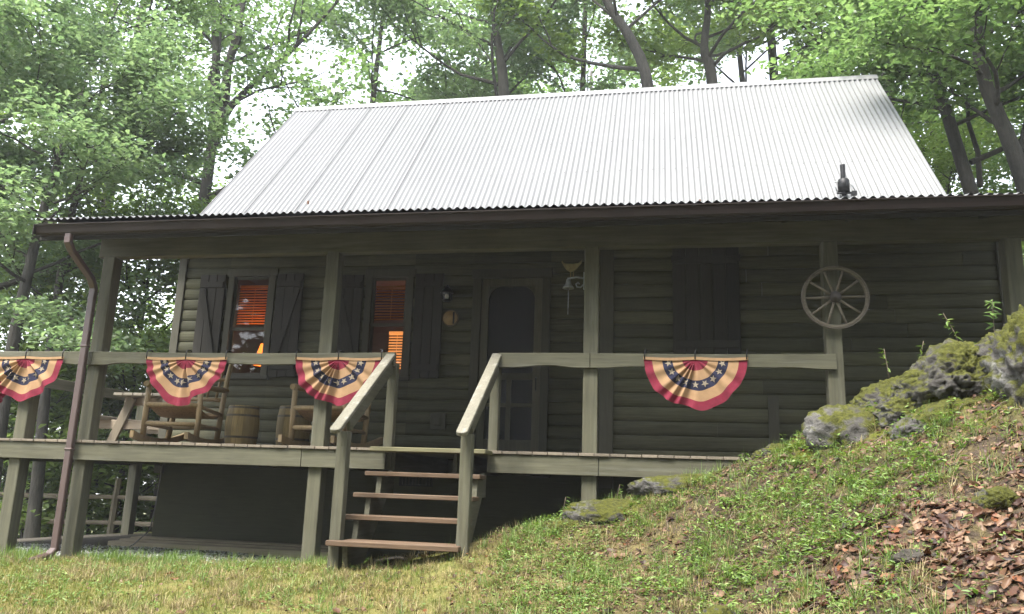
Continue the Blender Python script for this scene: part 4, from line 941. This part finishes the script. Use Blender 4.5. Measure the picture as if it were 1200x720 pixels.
b = on(4.95,13); tree('big dark barked tree leaning left beyond the right end of the roof', b, dict(seed=17, trunk=rel(b, [b,(4.85,13,3.8),(4.62,13,5.2),(4.33,13,6.7),(3.95,13,7.9),(3.9,13.4,10),(4.3,13.9,13)]), r0=.125, r1=.05, limbs=12, t0=.36, spread=2.3, leafn=14000, lsize=.11, leaf='leaf_a', extra=[((-.62,0,6.7-b[2]),(-1,.2,.3),1.1,.04),((-.2,0,5.2-b[2]),(1,-.2,.5),2.6,.05),((-.1,0,4.8-b[2]),(.2,.1,1),3.5,.045)]))
b = on(5.35,12); tree('thick double trunked tree at the right edge of the photo', b, dict(seed=18, trunk=rel(b, [b,(5.2,12,3.6),(4.95,12,5.0),(4.65,12,6.3),(4.8,12.3,8.5),(5.0,12.8,11)]), r0=.145, r1=.06, limbs=12, t0=.36, spread=2.3, leafn=12000, lsize=.11, leaf='leaf_a', extra=[((-.25,0,4.5-b[2]),(.12,.1,1),4.5,.12),((.1,.3,4.0-b[2]),(.3,.1,1),4.5,.11)]))
b = on(6.3,10.5); tree('leafy tree out of frame at right sending one dark branch over the slope', b, dict(seed=19, trunk=rel(b, [b,(6.3,10.5,5),(6.4,10.6,8),(6.5,10.7,11)]), r0=.22, r1=.07, limbs=9, t0=.45, spread=3.4, leafn=14000, lsize=.10, leaf='leaf_a', extra=[((0.05,0,5.4-b[2]),(-1,.05,.22),3.0,.06),((0.05,0,6.6-b[2]),(-1,.1,.3),3.0,.05)]))
# the big overhanging mass at left
b = on(-14.2,13.5); tree('broad dark green tree filling the top left corner', b, dict(seed=21, trunk=rel(b, [b,(-14.2,13.5,3),(-14.0,13.4,7),(-13.8,13.3,11),(-13.7,13.2,14)]), r0=.3, r1=.06, limbs=19, t0=.26, spread=4.2, leafn=40000, lsize=.11, leaf='leaf_a', up=.15, spray=.29))
b = on(-11.6,12.6); tree('pale blue green tree with layered boughs just above the left end of the gutter', b, dict(seed=22, trunk=rel(b, [b,(-11.7,12.6,2),(-11.5,12.6,5),(-11.2,12.7,7.2)]), r0=.15, r1=.04, limbs=20, t0=.40, spread=3.0, leafn=32000, lsize=.11, leaf='leaf_b', up=.12, spray=.27))
b = on(-15.5,19); tree('tall airy tree behind the corner trees at upper left', b, dict(seed=23, trunk=rel(b, [b,(-15.4,19,6),(-15.2,19,12),(-15,19,17)]), r0=.25, r1=.06, limbs=16, t0=.3, spread=3.6, leafn=5500, lsize=.15, leaf='leaf_c', up=.3))

# forest trees behind: three kinds, each further one a copy
GR = 'leafy forest trees behind the cabin'
KL = ['tall dark green forest tree behind the cabin roof', 'mid green spreading forest tree behind the cabin', 'light green airy forest tree behind the cabin']
protos = []
for k, (leaf, sp, lf, hh) in enumerate((('leaf_b',4.8,15500,17),('leaf_a',4.8,14000,15),('leaf_c',4.2,12000,14))):
    tr_ = [(0,0,-.3),(.1,.1,hh*.3),(-.2,.1,hh*.62),(.1,-.1,hh)]
    protos.append(dict(seed=40+k, trunk=tr_, r0=.22, r1=.05, limbs=17, t0=.36, spread=sp, leafn=lf, lsize=.16, leaf=leaf, up=.25))
spots = [(0,-8.2,20.5,0,1.0),(2,-9.8,22.5,2.2,.8),(1,-6.2,24,1,1.1),(0,-2.4,22.5,2,1.0),(2,2.4,25,4,1.1),(1,5.2,19,5,.95),(2,7.2,22,6,1.1),(0,8.6,17,.5,.9),(2,-17.0,28,3.5,1.0),(2,-18.5,16,5.5,.95),(1,-3,31,2.2,1.2),(2,11.5,21,4.2,1)]
KL2 = KL
first = {}
for k, x, y, rz, s in spots:
    if k not in first:
        a = dict(protos[k]); o = tree(KL[k], on(x,y), a, GR, 'forest_tree', rz); first[k] = o
    else:
        o = dup(first[k]); o.location = on(x,y); o.rotation_euler.z = rz
    o.scale = (s, s, s)
# saplings: light understory beyond the fence and right of the roof
sp = []
for k in range(2):
    hh = (4.2, 3.2)[k]
    sp.append(dict(seed=60+k, trunk=[(0,0,-.2),(.05,.05,hh*.4),(-.1,0,hh*.75),(.1,.05,hh)], r0=.045, r1=.012, limbs=15, t0=.1, spread=1.7, leafn=8000, lsize=.10, leaf='leaf_c' if k == 0 else 'leaf_a', up=.2, sub=4, spray=.26))
SL_ = ['light green sapling in the understory of the woods', 'darker bushy sapling in the understory of the woods']
first = {}
for k, x, y, rz, s in [(0,-9.6,17.5,0,1.1),(1,-8.2,17.3,1,1.0),(0,-11.3,18.5,2,1.0),(1,-13.2,16.2,3,1.1),(0,-14.8,17.6,4,1.1),(1,-16.8,16.6,5,1.15),(0,-7.4,18.2,.7,1.2),(1,-10.4,20.5,1.7,1.3),(0,-12.6,21.5,2.7,1.3),(1,-15.6,21,3.7,1.3),(0,-18.6,18.5,4.7,1.3),(0,5.7,15.5,5.7,.9),(1,7.0,14.0,.4,.8),(0,7.8,16.0,1.4,1.0),(0,6.2,18.5,2.4,1.2),(1,-9.0,22.5,3.4,1.4),(0,-20.5,17,3,1.3),(1,-13.9,18.9,.9,1.2),(0,-8.9,14.9+4.2,4.4,1.15),(0,-9.4,16.2,.3,.9),(0,-11.6,15.4,1.3,1.0),(0,-13.6,14.6,2.3,1.05),(0,-15.8,14.2,3.3,1.1),(0,-17.8,14.5,4.3,1.2),(0,-12.4,18.8,5.3,1.4),(0,-16.4,18.6,.8,1.5),(0,-9.9,19.6,1.8,2.0),(0,-8.0,16.0,2.8,.7),(0,-20.5,13.5,3.8,1.3),(0,-10.6,24,4.8,2.2),(0,-13.8,24,5.8,2.2),(0,-9.2,15.4,.9,1.5),(0,-11.9,15.3,1.9,1.7),(0,-14.6,15.0,4.9,1.7)]:
    if k not in first:
        o = tree(SL_[k], on(x,y), dict(sp[k]), 'saplings in the understory', 'sapling', rz); first[k] = o
    else:
        o = dup(first[k]); o.location = on(x,y+1.2); o.rotation_euler.z = rz
    o.scale = (s, s, s)
# leafy undergrowth beyond the fence and on the right bank
n = 60000; x = np.concatenate([rg.uniform(-24,-5,n*3//4), rg.uniform(4.2,12,n//4)]); y = np.concatenate([rg.uniform(15.25,26,n*3//4), rg.uniform(10.5,24,n//4)])
k = (vno(x*.9,y*.9,77)+.5*vno(x*2.3,y*2.3,78)) > -.15; x, y = x[k], y[k]; n = len(x); z = gz(x,y)+rg.random(n)**1.3*1.9*(.4+pat(x,y,.6,79))
a = rg.uniform(0,2*PI,n); d = np.stack([np.cos(a),np.sin(a),rg.normal(-.1,.4,n)],-1)
tag(leaves_mesh('undergrowth', np.stack([x,y,z],-1), d, np.stack([rg.normal(0,.45,n),rg.normal(0,.45,n)-.3,np.ones(n)],-1), .12*rg.uniform(.6,1.4,n), .33, M['leaf_c'], .1), kind='stuff')

# the woods close in behind the photographer too: one far mass of leaves
n = 26000; a = rg.uniform(R(200), R(340), n); dd = rg.uniform(11, 20, n); x = np.cos(a)*dd; y = np.sin(a)*dd+1.0; z = rg.uniform(-1.5, 12.5, n)
k = ((vno(x*.35,z*.35,91)+vno(y*.35,z*.35,93)) > -.35) & (y < .5); x, y, z = x[k], y[k], z[k]; n = len(x); a = rg.uniform(0,2*PI,n)
tag(leaves_mesh('forest', np.stack([x,y,z],-1), np.stack([np.cos(a),np.sin(a),rg.normal(-.2,.4,n)],-1), np.stack([rg.normal(0,.6,n),rg.normal(0,.6,n),np.ones(n)],-1), .75*rg.uniform(.6,1.3,n), .34, M['leaf_a'], .1), kind='stuff')

# thin haze over the woods, added to veil the darks like lens glare
hz = bpy.data.materials.new('haze_veil'); hz.use_nodes = True; t = hz.node_tree; t.nodes.clear(); o = t.nodes.new('ShaderNodeOutputMaterial')
pv = t.nodes.new('ShaderNodeVolumePrincipled'); pv.inputs['Color'].default_value = (.93,.96,1,1); pv.inputs['Density'].default_value = .0012; pv.inputs['Anisotropy'].default_value = .2
t.links.new(pv.outputs[0], o.inputs['Volume'])
m = MB(); m.box(-230,230,-120,280,-9.5,30); tag(m.build('haze', hz), kind='stuff')

# ------------------------------------------------------------------ light, sky, camera
sc = bpy.context.scene
w = bpy.data.worlds.new('World'); sc.world = w; w.use_nodes = True; t = w.node_tree; t.nodes.clear()
EL, AZ = R(62), R(205)                                       # high soft sun from behind the camera, a little left
sky = t.nodes.new('ShaderNodeTexSky'); sky.sky_type = 'NISHITA'; sky.sun_disc = False; sky.sun_elevation = EL; sky.sun_rotation = AZ
bw = t.nodes.new('ShaderNodeRGBToBW'); t.links.new(sky.outputs[0], bw.inputs[0])
bg = t.nodes.new('ShaderNodeBackground'); bg.inputs[1].default_value = .15
wo = t.nodes.new('ShaderNodeOutputWorld')
t.links.new(mixc(t, .8, sky.outputs[0], bw.outputs[0]), bg.inputs[0]); t.links.new(bg.outputs[0], wo.inputs[0])
su = bpy.data.lights.new('sun', 'SUN'); su.energy = 1.5; su.angle = R(25); su.color = (1,.95,.86)
so = bpy.data.objects.new('sun', su); C.objects.link(so)
dirv = V((math.sin(AZ)*math.cos(EL), math.cos(AZ)*math.cos(EL), math.sin(EL))); so.rotation_euler = dirv.to_track_quat('Z', 'Y').to_euler()

F = 945.5; pitch, yaw, roll = .21738, .19169, .03415
cy, sy, cp, sp_ = math.cos(yaw), math.sin(yaw), math.cos(pitch), math.sin(pitch)
fwd = V((-sy*cp, cy*cp, sp_)); rt = V((cy, sy, 0)); upv = rt.cross(fwd)
r_ = rt*math.cos(roll)+upv*math.sin(roll); u_ = -rt*math.sin(roll)+upv*math.cos(roll)
cam = bpy.data.cameras.new('camera'); cam.sensor_width = 36; cam.lens = F/1200*36; cam.clip_start = .05; cam.clip_end = 1000
co = bpy.data.objects.new('camera', cam); C.objects.link(co)
mw = Matrix((( r_.x, u_.x, -fwd.x, 0), (r_.y, u_.y, -fwd.y, 0), (r_.z, u_.z, -fwd.z, 0), (0,0,0,1))); co.matrix_world = mw
sc.camera = co
vs_ = sc.view_settings; vs_.view_transform = 'Standard'; vs_.look = 'None'; vs_.gamma = 1; vs_.exposure = 3.1; vs_.use_curve_mapping = False
sc.cycles.use_denoising = True
sc.cycles.max_bounces = 8; sc.cycles.diffuse_bounces = 4; sc.cycles.transparent_max_bounces = 12
